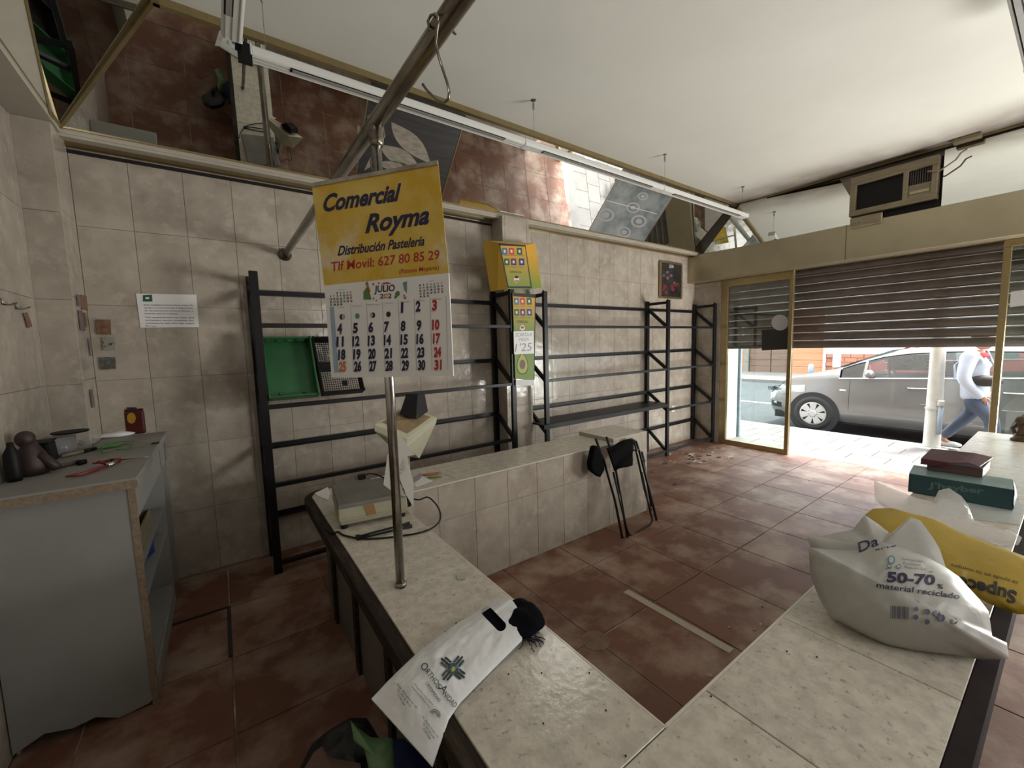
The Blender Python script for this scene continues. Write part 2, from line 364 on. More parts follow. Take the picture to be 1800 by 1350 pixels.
# ---- champagne metal fascia over the shop front
FX = 6.0
fas = MB().box((FX, -1.9, 2.47), (XF, YW, 2.865)).build('trim_16', 'champagne', bevel=.004, kind='structure')
MB().box((FX-.0015, 1.69, 2.475), (FX, 1.694, 2.86)).build('panel_joint', 'darkgap', fas)

# ---- shop front frame, glass, shutter
dr = MB()
dr.box((XF, 3.13, 0), (XF+.05, 3.235, 2.47)); dr.box((XF, 2.28, 0), (XF+.05, 2.33, 2.47)); dr.box((XF, 2.33, 2.36), (XF+.05, 3.13, 2.47)); dr.box((XF, 2.33, .0), (XF+.05, 3.13, .07))
dr = dr.build('window_1', 'gold', bevel=.004, kind='structure')
MB().box((XF+.022, 2.33, .07), (XF+.028, 3.13, 2.36)).build('glass_pane', 'glass', dr)
s2 = splane((XF+.021, 2.5, 1.8), (-1, 0, 0))
ink('white_sticker', (.42, .42, .42)); ink('dark_film', (.022, .022, .022), .5)
disc(1371, 567, 15, 14, 'white_sticker', s2, dr, 'round_sticker')
shape([(1339, 580), (1386, 577), (1387, 614), (1339, 616)], 'dark_film', s2, dr, 'film_patch', off=.0002)
dr = MB()
dr.box((XF, .465, 0), (XF+.06, .52, 2.40)); dr.box((XF, -1.9, 2.40), (XF+.05, .52, 2.47)); dr.box((XF, -1.9, 0), (XF+.05, .465, .06)); dr.box((XF, -1.9, .06), (XF+.05, -1.85, 2.40))
dr = dr.build('window_2', 'gold', bevel=.004, kind='structure')
MB().box((XF+.022, -1.85, .06), (XF+.028, .465, 2.40)).build('glass_pane', 'glass', dr)
shape([(1777, 513), (1815, 508), (1812, 536), (1775, 540)], 'white_sticker', splane((XF+.021, 0, 2), (-1, 0, 0)), dr, 'pale_sticker')
strip((XF+.03, -1.9, 2.49), (XF+.03, 3.23, 2.49), .05, .05, 'gold', nm='trim_17')
# roller shutter: slats of curved steel
sh = thing('roller_shutter', 'dark steel roller shutter lowered halfway over the shop front', 'shutter', (6.45, .7, 1.445))
sx = 6.45; prof = []
for t in range(7):
    a = t/6; prof.append((sx-.012*math.sin(PI*a)-.002, 1.445+.094*a))
def slat(z0, y0, y1):
    mb = MB(); n = len(prof)
    pts = [(x, z-1.445+z0) for x, z in prof]+[(x+.006, z-1.445+z0) for x, z in reversed(prof)]
    mb.prism([(x, y0, z) for x, z in pts], (0, y1-y0, 0)); return mb
z = 1.445; first = None; k = 0
while z < 2.62:
    if first is None:
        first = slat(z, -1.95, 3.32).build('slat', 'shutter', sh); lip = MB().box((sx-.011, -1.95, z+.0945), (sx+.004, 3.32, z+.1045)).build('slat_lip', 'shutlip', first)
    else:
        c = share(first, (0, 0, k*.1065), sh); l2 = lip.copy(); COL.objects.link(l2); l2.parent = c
    z += .1065; k += 1
# facade above and beside the shop front, outside
fo = MB().box((6.56, -6, 2.45), (6.9, 12, 7)); fo.box((6.42, 3.30, -.14), (6.9, 12, 2.45)); fo.box((6.42, -6, -.14), (6.9, -1.93, 2.45)); fo.box((6.4, -6, 2.62), (6.56, 12, 7))
fo.build('wall_facade', 'plaster', kind='structure')

# ================================================================== LARGE FURNITURE
HZ = .73
# ---- U-shaped tiled counter
ct = thing('shop_counter', 'pale tiled counter turning a corner in the foreground with dark worn wood edging', 'counter', (.57, 1.3, 0))
ys = [.50, .95, 1.39, 1.83, 2.27, 2.58]
for a, b in zip(ys[:-1], ys[1:]): MB().box((.39, a+.0012, HZ-.012), (.756, b-.0012, HZ)).build('counter_tile', 'counter', ct, bevel=.0015)
p = MB(); n = 10      # rounded tip tile
poly = [(.39, 2.583, HZ-.012), (.756, 2.583, HZ-.012), (.756, 2.72, HZ-.012)]+[(.50-.11*math.sin(PI/2*i/n), 2.61+.11*math.cos(PI/2*i/n), HZ-.012) for i in range(n+1)]
p.prism(poly, (0, 0, .012)); p.build('counter_tile', 'counter', ct, bevel=.001)
xs = [.39, .924, 1.37, 1.81, 2.25, 2.69, 3.13, 3.57, 4.01, 4.45, 4.89, 5.40]
for a, b in zip(xs[:-1], xs[1:]): MB().box((a+.0012, .12, HZ-.012), (b-.0012, .4985, HZ)).build('counter_tile', 'counter', ct, bevel=.0015)
M['edgetrim'] = mat('cream_edge_trim', (.62, .57, .50), .35)
MB().box((.756, .50, HZ-.016), (.763, 2.33, HZ-.001)).build('edge_trim', 'edgetrim', ct, bevel=.001)
MB().box((.763, .4985, HZ-.016), (5.40, .507, HZ-.001)).build('edge_trim', 'edgetrim', ct, bevel=.001)
e = MB(); pa = [Vector((.368, .075, HZ-.032)), Vector((.368, 2.60, HZ-.032))]+[Vector((.50-.132*math.cos(PI/2*i/8), 2.61+.132*math.sin(PI/2*i/8), HZ-.032)) for i in range(1, 9)]
for a, b in zip(pa[:-1], pa[1:]): e.bar(a, b+(b-a).normalized()*.004, .042, .056)
e.build('wood_edging', 'woodedge', ct, bevel=.003)
M['darkedge'] = mat('shaded_edge_wood', (.012, .007, .008), .8, spec=.15, col2=(.022, .012, .012), scale=6)  # darker copy of the edging wood, shade put into its colour
MB().box((.39, .078, HZ-.06), (5.40, .12, HZ-.002)).build('wood_edging', 'darkedge', ct, bevel=.003)
MB().box((.46, .16, 0), (.74, 2.70, HZ-.013)).build('counter_core', 'greyside', ct)
MB().box((.74, .16, 0), (5.38, .47, HZ-.013)).build('counter_core', 'greyside', ct)
for y in (.55, 1.02, 1.50, 1.98, 2.45): MB().box((.442, y, 0), (.4595, y+.05, HZ-.06)).build('side_batten', 'woodedge', ct, bevel=.002)
tile_wall(ct, .4705, 'y', .76, 5.38, 0, HZ-.016, .8, .0, 1); tile_wall(ct, .7405, 'x', .52, 2.33, 0, HZ-.016, .5, .0, 1)

# ---- low tiled wall with a raised end block
lw = thing('tiled_bench', 'low beige tiled bench running from the counter to a raised end block', 'bench', (2, 2.54, 0))
MB().box((.765, 2.339, 0), (3.182, 2.75, HZ-.009)).build('bench_core', 'grout', lw)
for a0, a1, zt in ((.765, 2.72, HZ), (2.72, 3.19, .765)):
    tile_wall(lw, 2.331, 'y', a0, a1, 0, zt-.003, .797, .0, -1, TW=.268, TH=.487)
    tile_wall(lw, zt, 'z', a0, a1, 2.331, 2.75, .797, 2.331, -1, m='counter', nm='bench_top_tile', TW=.40, TH=.42)
MB().box((2.72, 2.34, HZ-.01), (3.182, 2.745, .757)).build('end_block', 'grout', lw)
MB().box((.765, 2.322, HZ-.008), (2.72, 2.331, HZ+.001)).build('edge_trim', 'edgetrim', lw, bevel=.001)
tile_wall(lw, 3.19, 'x', 2.331, 2.75, 0, .76, 2.331, .0, 1, TW=.268, TH=.487)

# ---- chrome rail on a post
rl = thing('hanging_rail', 'steel pipe rail from the tiled wall propped by an upright post on the counter', 'rail', (.48, 1.41, HZ))
M['railsteel'] = mat('aged_rail_steel', (.34, .31, .26), .30, 1, col2=(.13, .11, .08), scale=9, stretch=(3, .6, 3), contrast=(.35, .7))
MB().tube([(.482, 3.655, 2.34), (.482, -1.2, 2.34)], .024, 20).build('rail_pipe', 'railsteel', rl, smooth=True)
MB().lathe((.482, 3.655, 2.34), [(.048, 0), (.046, -.008), (.03, -.014), (.028, -.03)], 20, 'y').build('wall_flange', 'railsteel', rl, smooth=True)
MB().tube([(.480, 1.41, HZ), (.480, 1.41, 2.32)], .0165, 18).build('post', 'chrome', rl, smooth=True)
MB().lathe((.480, 1.41, HZ), [(.021, 0), (.021, .012), (.017, .016)], 18).build('post_foot', 'railsteel', rl, smooth=True)
MB().lathe((.482, 1.41, 2.295), [(.019, -.03), (.022, -.02), (.026, .03), (.02, .05)], 18).build('post_clamp', 'railsteel', rl, smooth=True)
# S hooks
def hook(label, pts, r=.0035):
    o = MB().tube(pts, r, 8).build('meat_hook', 'railsteel', smooth=True); return tag(o, label, 'hook', 'steel hooks on the rail')
def hp(px, py, dx=0): return onX(px, py, .482+dx)
A = [hp(763, 60, -.02), hp(754, 45, -.033), hp(755, 30, -.03), hp(764, 24, -.02), hp(775, 30, .0)]
hk = [(755, 52), (752, 38), (757, 27), (766, 24), (772, 32), (768, 52), (766, 75), (770, 95), (777, 118), (786, 145), (790, 162), (788, 174), (781, 180), (770, 177), (757, 165), (750, 158), (743, 148)]
hk = [hp(x, y, -.030+.006*math.sin(i)) for i, (x, y) in enumerate(hk)]
hook('bare pointed steel hook hanging free from the overhead rail', hk, .0032)
hook('steel hook on the rail beside the post carrying the calendar', [atD(x, y, 1.36) for x, y in [(650, 212), (646, 206), (652, 201), (664, 214), (674, 228), (676, 238), (668, 255), (656, 272), (651, 285), (654, 297), (662, 303), (672, 304), (681, 299)]], .0028)
tag(MB().bar(hp(793, 50, .03), hp(800, 60, .03), .006, .004).build('hook_end', 'railsteel'), 'short flat steel hook end showing behind the overhead rail', 'hook', 'steel hooks on the rail').name = 'rail_hook'

# ---- fluorescent luminaires
def luminaire(label, a, b, zb, wires, w=.085, flip=1):
    a = Vector(a); b = Vector(b); d = (b-a).normalized(); sd = Vector((-d.y, d.x, 0)); t = thing('fluorescent_luminaire', label, 'lamp', tuple((a+b)/2), 'white strip lamps under the ceiling')
    sec = [(-w*.5, .012), (-w*.38, 0), (w*.38, 0), (w*.5, .012), (w*.5, .042), (w*.36, .052), (-w*.36, .052), (-w*.5, .042)]
    MB().prism([a+sd*x+Vector((0, 0, z)) for x, z in sec], b-a).build('housing', 'white', t, bevel=.002)
    ln = (b-a).length; m = (a+b)/2; s0 = a+d*ln*.10; s1 = b-d*ln*.10; off = sd*(-.018*flip)+Vector((0, 0, -.0015))
    sl = MB().bar(s0+off, s1+off, .036, .004).build('lamp_slot', 'darkgap', t, bevel=.001)
    MB().bar(s0+off+d*.01+Vector((0, 0, -.003)), s1+off-d*.01+Vector((0, 0, -.003)), .022, .006).build('louvre', 'whitelam', sl)
    for q in (-.32, .32, .0): MB().bar(a+sd*w*q+Vector((0, 0, -.002)), b+sd*w*q+Vector((0, 0, -.002)), .003, .003).build('ridge', 'white', t)
    for e_, dd in ((a, -1), (b, 1)): MB().bar(e_+Vector((0, 0, .026)), e_+d*.008*dd+Vector((0, 0, .026)), w*1.02, .054).build('end_cap', 'white', t, bevel=.003)
    for wx, wy in wires:
        c = MB().tube([(wx, wy, zb+.05), (wx, wy, ZC-.002)], .0018, 6).build('suspension_wire', 'chrome', t)
        MB().lathe((wx, wy, ZC-.07), [(.006, 0), (.009, .01), (.009, .045), (.004, .055)], 10).build('ferrule', 'whitelam', c); MB().lathe((wx, wy, ZC-.012), [(.006, 0), (.022, .010), (.022, .012)], 12).build('ceiling_cup', 'chrome', c)
    return t
luminaire('white strip lamp at the far end of the row beside the shop front', (3.805, 2.62, 3.115), (5.57, 2.62, 3.115), 3.115, [(3.858, 2.62), (5.487, 2.62)])
luminaire('middle white strip lamp of the row under the mirror band', (2.035, 2.62, 3.115), (3.795, 2.62, 3.115), 3.115, [(2.146, 2.62)])
luminaire('white strip lamp of the row crossing behind the steel rail', (.262, 2.62, 3.115), (2.025, 2.62, 3.115), 3.115, [(.33, 2.62)])
luminaire('white strip lamp pointing at the camera in the top left corner', (.176, .80, 3.115), (.176, 2.52, 3.115), 3.115, [(.22, 2.40)], flip=-1)
luminaire('white strip lamp cut by the top right corner of the picture', (2.35, .27, 3.14), (4.05, .27, 3.14), 3.14, [(3.9, .27)], w=.10, flip=-1)
br = MB().box((.19, 2.53, 3.12), (.215, 2.60, 3.14)); br.box((.20, 2.585, 3.07), (.262, 2.61, 3.165)); tag(br.build('lamp_bracket', 'bplastic'), 'black bracket joining two strip lamps at their corner', 'bracket')

# ---- black steel racks
BZ = [2.035, 1.44, .872, .33]; FZ = [1.78, 1.212, .65, .075]
def rack(label, frames, h, grp, lastf=None):
    t = thing('steel_rack', label, 'rack', (frames[0], 3.47, 0), grp)
    for i, x in enumerate(frames):
        w = .052
        f = MB().box((x-w/2, 3.285, 0), (x+w/2, 3.32, h)).build('front_post', 'black', t, bevel=.003)
        if i or len(frames) > 2: MB().lathe((x-w/3, 3.30, h), [(.008, 0), (.008, .012)], 6).build('bolt', 'black', f)
        MB().box((x-w/2, 3.61, 0), (x+w/2, 3.645, h+.01)).build('back_post', 'black', t, bevel=.003)
        MB().box((x-.018, 3.32, h-.05), (x+.018, 3.61, h-.015)).build('top_bar', 'black', t, bevel=.002)
        for bz, fz_ in zip(BZ, FZ): MB().bar((x, 3.615, bz), (x, 3.315, fz_), .03, .04, (0, 1, 0)).build('brace', 'black', t, bevel=.002)
    for a, b in zip(frames[:-1], frames[1:]):
        for bz in BZ: MB().box((a+.02, 3.615, bz-.02), (b-.02, 3.625, bz+.02)).box((a+.02, 3.585, bz-.02), (b-.02, 3.625, bz-.012)).build('back_rail', 'black', t, bevel=.001)
        for fz_ in FZ:
            if lastf and fz_ == FZ[2] and a == frames[0]: continue
            MB().box((a+.02, 3.29, fz_-.018), (b-.02, 3.325, fz_+.012)).build('front_rail', 'black', t, bevel=.002)
    return t
rack('tall black steel rack holding two plastic crates left of the pillar', [.235, 2.372], 2.14, 'black steel racks along the tiled wall')
r2 = rack('black steel rack of two bays between the pillar and the shop front', [2.80, 4.965, 6.16], 2.14, 'black steel racks along the tiled wall', True)
MB().box((2.72, 3.26, .735), (4.94, 3.60, .75)).box((2.72, 3.255, .70), (4.94, 3.265, .75)).build('shelf_board', 'black', r2, bevel=.002)

# ---- crates on the left rack
M['greenpl'] = mat('green_crate_plastic', (.025, .135, .045), .42, col2=(.02, .10, .035), scale=5)
def crate(name, label, O, U, V, D, m, net):    # U across, V up along the tray, D outward depth
    O, U, V, D = map(Vector, (O, U, V, D)); n = U.cross(V).normalized()
    t = thing(name, label, 'crate', tuple(O))
    P = lambda u, v, w=0: O+U*u+V*v+D*w
    def pan(u0, v0, w0, u1, v1, w1, nm, mm=m): return MB().hexa([P(u0, v0, w0), P(u1, v0, w0), P(u1, v1, w0), P(u0, v1, w0)], [P(u0, v0, w1), P(u1, v0, w1), P(u1, v1, w1), P(u0, v1, w1)]).build(nm, mm, t, bevel=.002)
    if not net: pan(0, 0, 0, 1, 1, .04, 'crate_floor')
    else:
        g = MB()
        for i in range(19): g.bar(P(.04+.92*i/18, .03, .02), P(.04+.92*i/18, .97, .02), .0035, .004)
        for i in range(25): g.bar(P(.03, .04+.92*i/24, .02), P(.97, .04+.92*i/24, .02), .0035, .004)
        o = g.build('crate_net', m, t); o['kind'] = 'stuff'
        pan(.0, .0, 0, 1, .05, .06, 'rim_bar'); pan(0, .95, 0, 1, 1, .06, 'rim_bar'); pan(0, .05, 0, .05, .95, .06, 'rim_bar'); pan(.95, .05, 0, 1, .95, .06, 'rim_bar')
        pan(.55, .16, .0, .68, .25, .04, 'maker_plate'); pan(.02, .50, .0, .98, .60, .03, 'cross_bar')
    pan(0, 0, 0, .035, 1, 1, 'side_wall'); pan(.965, 0, 0, 1, 1, 1, 'side_wall'); pan(0, 0, 0, 1, .03, 1, 'end_wall')
    if net: pan(0, .97, 0, 1, 1, 1, 'end_wall')
    else:
        e = MB()
        for u0, u1, w0, w1 in ((0, 1, 0, .30), (0, 1, .72, 1), (0, .10, .3, .72), (.26, .32, .3, .72), (.47, .52, .3, .72), (.67, .72, .3, .72), (.88, 1, .3, .72)):
            e.hexa([P(u0, .97, w0), P(u1, .97, w0), P(u1, 1, w0), P(u0, 1, w0)], [P(u0, .97, w1), P(u1, .97, w1), P(u1, 1, w1), P(u0, 1, w1)])
        e.build('slotted_end_wall', m, t)
        for u in (.25, .72): MB().ball(P(u, .1, .08), .012, 8).build('floor_stud', m, t)
        for q, u0 in enumerate((.30, .52, .74)): pan(u0, -.004, .35, u0+.18, .0, .7, 'label_slot', 'lightgreen')
    for u in (0, 1):
        for v in (0, 1): pan(u*1.01-.05*u-.005*(1-u), v*1.005-.04*v-.005, .9, u*1.01+.05*(1-u)-.005, v+.04*(1-v)+.0, 1.12, 'corner_lug')
    return t
M['lightgreen'] = mat('light_green_plastic', (.07, .22, .09), .5)
crate('plastic_crate', 'green solid plastic crate standing tilted at the left end of the rack', (.265, 3.355, 1.245), (.325, 0, 0), (0, .20, .43), (0, -.085, .03), 'greenpl', False)
crate('plastic_crate', 'black lattice plastic crate leaning beside the green one', (.615, 3.375, 1.245), (.31, 0, 0), (-.012, .20, .43), (0, -.075, .03), 'bplastic', True)

# ================================================================== THINGS INSIDE
def rock(o, amp, sc):      # gentle crumple of a mesh
    me = o.data
    for v in me.vertices:
        p = v.co+wloc(o); n = noise.noise(p*sc); v.co += v.normal*n*amp
# ---- wall calendar
ink('navy_ink', (.012, .010, .055)); ink('red_ink', (.42, .018, .022)); ink('black_ink', (.012, .011, .012)); ink('orange_ink', (.55, .17, .06)); ink('blue_wash', (.30, .42, .55)); ink('grey_ink', (.30, .30, .31))
ink('leaf_green', (.09, .20, .06)); ink('rose_ink', (.5, .06, .11)); ink('ochre_ink', (.55, .25, .05)); ink('teal_ink', (.10, .25, .28)); ink('white_ink', (.7, .7, .7))
M['paper'] = mat('calendar_paper', (.80, .80, .80), .6); M['yellowprint'] = mat('yellow_cloud_print', (.62, .385, .018), .5, col2=(.70, .52, .13), scale=7, contrast=(.40, .66), col3=(.72, .66, .50), s3=5.5, c3=(.58, .74))
cal = thing('wall_calendar', 'yellow and white paper month calendar hanging from a hook in front of the steel post', 'calendar', tuple(atD(673, 300, 1.30)))
cT = [(548, 326, 1.335), (770, 286, 1.205)]; cM = [(570, 502, 1.335), (789, 480, 1.205)]; cB = [(583, 664, 1.335), (797, 661, 1.205)]
def lerp(a, b, t): return tuple(x+(y-x)*t for x, y in zip(a, b))
TL, TR, ML, MR, BL, BR = [atD(*p) for p in cT+cM+cB]
nrm = (TR-TL).cross(ML-TL).normalized(); nrm = nrm if nrm.dot(CAM-TL) > 0 else -nrm
nr2 = (MR-ML).cross(BL-ML).normalized(); nr2 = nr2 if nr2.dot(CAM-ML) > 0 else -nr2
MB().prism([TL, TR, onP(*cM[1][:2], TL, nrm), onP(*cM[0][:2], TL, nrm)], nrm*-.0016).build('header_card', 'yellowprint', cal)
MLp, MRp = onP(*cM[0][:2], TL, nrm), onP(*cM[1][:2], TL, nrm); nr2 = (MRp-MLp).cross(BL-MLp).normalized(); nr2 = nr2 if nr2.dot(CAM-ML) > 0 else -nr2
MB().prism([MLp+nr2*.001, MRp+nr2*.001, onP(*cB[1][:2], MLp, nr2), onP(*cB[0][:2], MLp, nr2)], nr2*-.004).build('month_pad', 'paper', cal)
MB().bar(TL+nrm*.001, TR+nrm*.001, .006, .012).build('hanging_strip', 'chrome', cal)
SH = splane(TL, nrm); SP = splane(MLp+nr2*.001, nr2)
def z2(x, y): return (540+x/3.293, 270+y/3.293)      # note pixels -> photograph pixels
def ct_(s, x0, y0, x1, y1, h, m, surf=None, **k): text(s, z2(x0, y0), z2(x1, y1), h/3.293, m, surf or SH, cal, **k)
ct_('Comercial', 92, 335, 540, 268, 96, 'navy_ink', shear=.25, bold=.035, up=(.05, -1))
ct_('Royma', 335, 458, 706, 402, 104, 'navy_ink', shear=.25, bold=.035, up=(.05, -1))
ct_('Distribución Pastelería', 176, 590, 678, 530, 54, 'navy_ink', shear=.25, bold=.025, up=(.05, -1))
ct_('Tlf Movil: 627 80 85 29', 136, 682, 764, 610, 54, 'red_ink', bold=.012, up=(.03, -1))
ct_('(Patatas Moyano)', 533, 695, 762, 670, 26, 'red_ink', bold=.006, up=(.03, -1))
ct_('JULIO', 388, 803, 506, 795, 38, 'black_ink', SP, bold=.02, name='month_name', up=(.05, -1))
ct_('2', 420, 839, 441, 838, 27, 'black_ink', SP, bold=.02, up=(.05, -1)); ct_('02', 442, 838, 466, 837, 27, 'orange_ink', SP, bold=.02, up=(.05, -1)); ct_('2', 468, 837, 487, 836, 27, 'black_ink', SP, bold=.02, up=(.05, -1))
q = lambda pts: [z2(x, y) for x, y in pts]
shape(q([(325, 845), (325, 800), (350, 765), (372, 845)]), 'leaf_green', SP, cal); shape(q([(340, 760), (352, 752), (368, 800), (352, 806)]), 'ochre_ink', SP, cal)
shape(q([(428, 758), (442, 746), (470, 744), (488, 754)]), 'rose_ink', SP, cal); shape(q([(552, 748), (577, 738), (577, 810), (562, 790)]), 'teal_ink', SP, cal)
for x, y, r, m in ((382, 756, 6, 'rose_ink'), (415, 750, 5, 'rose_ink'), (522, 812, 14, 'leaf_green'), (512, 830, 8, 'leaf_green'), (384, 838, 6, 'ochre_ink'), (566, 835, 7, 'rose_ink'), (560, 822, 5, 'leaf_green'), (400, 850, 4, 'rose_ink'), (345, 752, 9, 'teal_ink')):
    disc(*z2(x, y), r/3.3, r*1.3/3.3, m, SP, cal, n=8, rot=.4)
shape(q([(130, 888), (154, 886), (180, 1264), (156, 1268)]), 'blue_wash', SP, cal, 'week_column', off=.0003)
cols = [(194, 184, 186, 196, 200, 205), (276, 275, 278, 284, 288, 292), (372, 364, 367, 371, 376, 380), (466, 455, 460, 465, 470, 474), (545, 551, 557, 560, 564, 568), (638, 643, 649, 653, 658, 660), (733, 740, 745, 750, 753, 756)]
days = ['LUNES', 'MARTES', 'MIERCOLES', 'JUEVES', 'VIERNES', 'SABADO', 'DOMINGO']
for c, dn in enumerate(days):
    x = 194+c*92.5; y = 894-c*8.0; ct_(dn, x-len(dn)*4, y, x+len(dn)*4, y-1, 7, 'red_ink' if c == 6 else 'grey_ink', SP, name='small_print')
row_y = [942, 1038, 1113, 1188, 1258]
for r in range(5):
    for c in range(7):
        n = r*7+c-3
        x = cols[c][r]; y = row_y[r]-c*(6.5 if r == 0 else 4.6-r*.7)
        if r == 0 and c < 4:
            cx, cy = z2(200+c*90, 945-c*5); disc(cx, cy, 4.0, 5.0, 'black_ink' if c != 1 else 'teal_ink', SP, cal, 'moon_phase', n=14)
            if c in (0, 2): disc(cx+(2.6 if c == 0 else -2.6), cy, 2.6, 4.6, 'blue_wash', SP, cal, 'moon_phase', off=.0008, n=12)
            continue
        w = 6 if n == 1 else (13 if n < 10 else 20)
        ct_(str(n), x-w+2, y+3, x+w+4, y+1, 54 if r else 56, 'red_ink' if c == 6 else ('orange_ink' if n == 25 else 'navy_ink'), SP, bold=.05, name='day_number', up=(.03, -1))
        ct_('San Juan', x-14, y+13, x+16, y+12, 4, 'grey_ink', SP, name='small_print')
for c in range(8):
    x0 = 158+c*92; y0 = 880-c*8; x1 = 176+c*91
    if c: shape(q([(x0, y0), (x0+2, y0), (x1+2, 1262-c*1.5), (x1, 1262-c*1.5)]), 'grey_ink', SP, cal, 'ruled_line', off=.0003)
def mini(x, y, start, nd, dx, dy, sl, title):
    k = start
    for d_ in range(1, nd+1):
        c = k % 7; r = k//7; px = x+c*dx+r*1.2; py = y+r*dy-c*sl
        ct_(str(d_), px-(3 if d_ < 10 else 6), py, px+(3 if d_ < 10 else 6), py-.5, 11, 'red_ink' if c == 6 else 'black_ink', SP, bold=.04, name='small_number', up=(.02, -1)); k += 1
    ct_(title, x+2.4*dx, y-21-2*sl, x+3.9*dx, y-21-4*sl, 7, 'blue_wash', SP, name='small_print')
mini(134, 815, 2, 30, 19.5, 16.5, 1.0, 'JUNIO'); mini(652, 768, 0, 31, 21, 16.5, 2.2, 'AGOSTO')

# ---- price scale
M['scalepl'] = mat('yellowed_scale_plastic', (.42, .40, .29), .5, col2=(.36, .34, .24), scale=6)
M['scalegrey'] = mat('grey_platter', (.20, .19, .17), .45, col2=(.16, .15, .135), scale=9)
M['rust'] = mat('rust_stain', (.30, .17, .07), .8)
sc = thing('price_scale', 'old cream shop scale with grey platter and raised display on the counter end', 'scale', (.60, 2.17, HZ))
F1, F2 = Vector((.408, 2.035, 0)), Vector((.735, 1.985, 0)); bk = Vector((.045, .345, 0)); B1, B2 = F1+bk, F2+bk
def zz(v, z): return Vector((v.x, v.y, z))
def inset(vs, k):
    c = sum(vs, Vector())/len(vs); return [c+(v-c)*k for v in vs]
base = [F1, F2, B2, B1]
lo = [zz(v, HZ+.018) for v in inset(base, .93)]; mid = [zz(v, HZ+.05) for v in base]; up = [zz(v, HZ+.105) for v in inset(base, .98)]
MB().hexa(lo, mid).hexa(mid, up).build('scale_body', 'scalepl', sc, bevel=.004)
MB().hexa([zz(v, HZ+.106) for v in inset(base, 1.0)], [zz(v, HZ+.124) for v in inset(base, .97)]).build('platter', 'scalegrey', sc, bevel=.004, seg=2)
MB().hexa([zz(v, HZ+.1245) for v in inset(base, .82)], [zz(v, HZ+.1255) for v in inset(base, .81)]).build('platter_inset', 'scalegrey', sc)
for v in inset(base, .84): MB().lathe((v.x, v.y, HZ), [(.016, 0), (.018, .004), (.018, .02), (.012, .03)], 14).build('rubber_foot', 'bplastic', sc)
d_ = (F2-F1).normalized()
MB().hexa([zz(F1+d_*.13, HZ+.05)-bk.normalized()*.0012, zz(F1+d_*.175, HZ+.05)-bk.normalized()*.0012, zz(F1+d_*.175, HZ+.05), zz(F1+d_*.13, HZ+.05)],
          [zz(F1+d_*.12, HZ+.103)-bk.normalized()*.0012, zz(F1+d_*.165, HZ+.103)-bk.normalized()*.0012, zz(F1+d_*.165, HZ+.103), zz(F1+d_*.12, HZ+.103)]).build('rust_stain', 'rust', sc)
MB().box((.735, 2.03, HZ+.03), (.775, 2.15, HZ+.11)).build('printer_housing', 'bplastic', sc, bevel=.006)
cb = Vector((.765, 2.12, HZ))
MB().tube([cb+Vector((-.03, 0, .03)), cb+Vector((-.012, 0, .1)), cb+Vector((.012, .0, .28))], .013, 10).build('column', 'scalegrey', sc, smooth=True)
MB().box(cb+Vector((.012, -.016, .02)), cb+Vector((.040, .016, .34))).build('column', 'scalepl', sc, bevel=.004)
hd = lambda px, py, Y: onY(px, py, Y)
h_lo = [hd(700, 800, 2.09), hd(738, 806, 2.09), hd(742, 795, 2.17), hd(706, 790, 2.17)]
h_mi = [hd(657, 757, 1.99), hd(715, 785, 1.97), hd(768, 741, 2.13), hd(712, 720, 2.20)]
h_up = [hd(658, 745, 1.99), hd(716, 771, 1.97), hd(768, 733, 2.13), hd(712, 714, 2.20)]
MB().hexa(h_lo, h_mi).hexa(h_mi, h_up).build('display_head', 'scalepl', sc, bevel=.003)
k_ = inset(h_up, .8); M['keys'] = mat('tan_keypad', (.23, .155, .07), .6, col2=(.17, .12, .06), scale=30); MB().hexa(k_, [v+Vector((0, 0, .004)) for v in inset(h_up, .78)]).build('keypad', 'keys', sc)
MB().hexa([hd(702, 728, 2.08), hd(732, 738, 2.04), hd(753, 724, 2.12), hd(722, 715, 2.16)], [hd(714, 692, 2.10), hd(735, 692, 2.08), hd(747, 692, 2.12), hd(722, 690, 2.16)]).build('price_display', 'bplastic', sc, bevel=.003)
pp = [onX(700, 762, .78-.10), onX(729, 800, .72), onX(716, 806, .71), onX(727, 893, .70), onX(702, 860, .66), onX(702, 868, .64), onX(674, 852, .60), onX(680, 800, .62)]
def sheet(pts, name, m, parent, th=.0012):
    n = (pts[1]-pts[0]).cross(pts[-1]-pts[0]).normalized(); return MB().prism(pts, n*th).build(name, m, parent)
def apl(px, D0): return atD(px[0], px[1], D0)
M['thermal'] = mat('thermal_paper', (.88, .88, .86), .6)
sheet([apl(p, 2.02) for p in [(697, 760), (706, 770), (729, 800), (716, 802), (717, 815), (727, 850), (727, 892), (715, 872), (701, 838)]], 'hanging_receipt', 'thermal', sc)
sheet([apl(p, 2.05) for p in [(700, 770), (698, 838), (712, 872), (698, 870), (674, 852), (681, 800)]], 'hanging_receipt', 'thermal', sc)
s_ = splane(apl((700, 800), 2.018), (CAM-apl((700, 800), 2.018)))
text('3 SET 42', (706, 834), (718, 812), 5, 'grey_ink', s_, sc, name='receipt_print'); text('02 4520', (704, 828), (712, 808), 4, 'grey_ink', s_, sc, name='receipt_print')
cbl = [(.73, 2.12, HZ+.10), (.80, 2.22, HZ+.03), (.86, 2.16, HZ+.006)]
ring = [onZ(x, y, HZ+.006) for x, y in [(752, 874), (766, 886), (774, 902), (772, 917), (758, 929), (735, 937), (705, 942), (670, 946), (636, 947), (605, 941), (594, 935)]]
MB().tube(curve([Vector(c) for c in cbl]+ring+[Vector((.375, 2.03, HZ+.002)), Vector((.362, 2.10, HZ+.002))]), .0042, 8).build('power_cable', 'bplastic', sc, smooth=True)
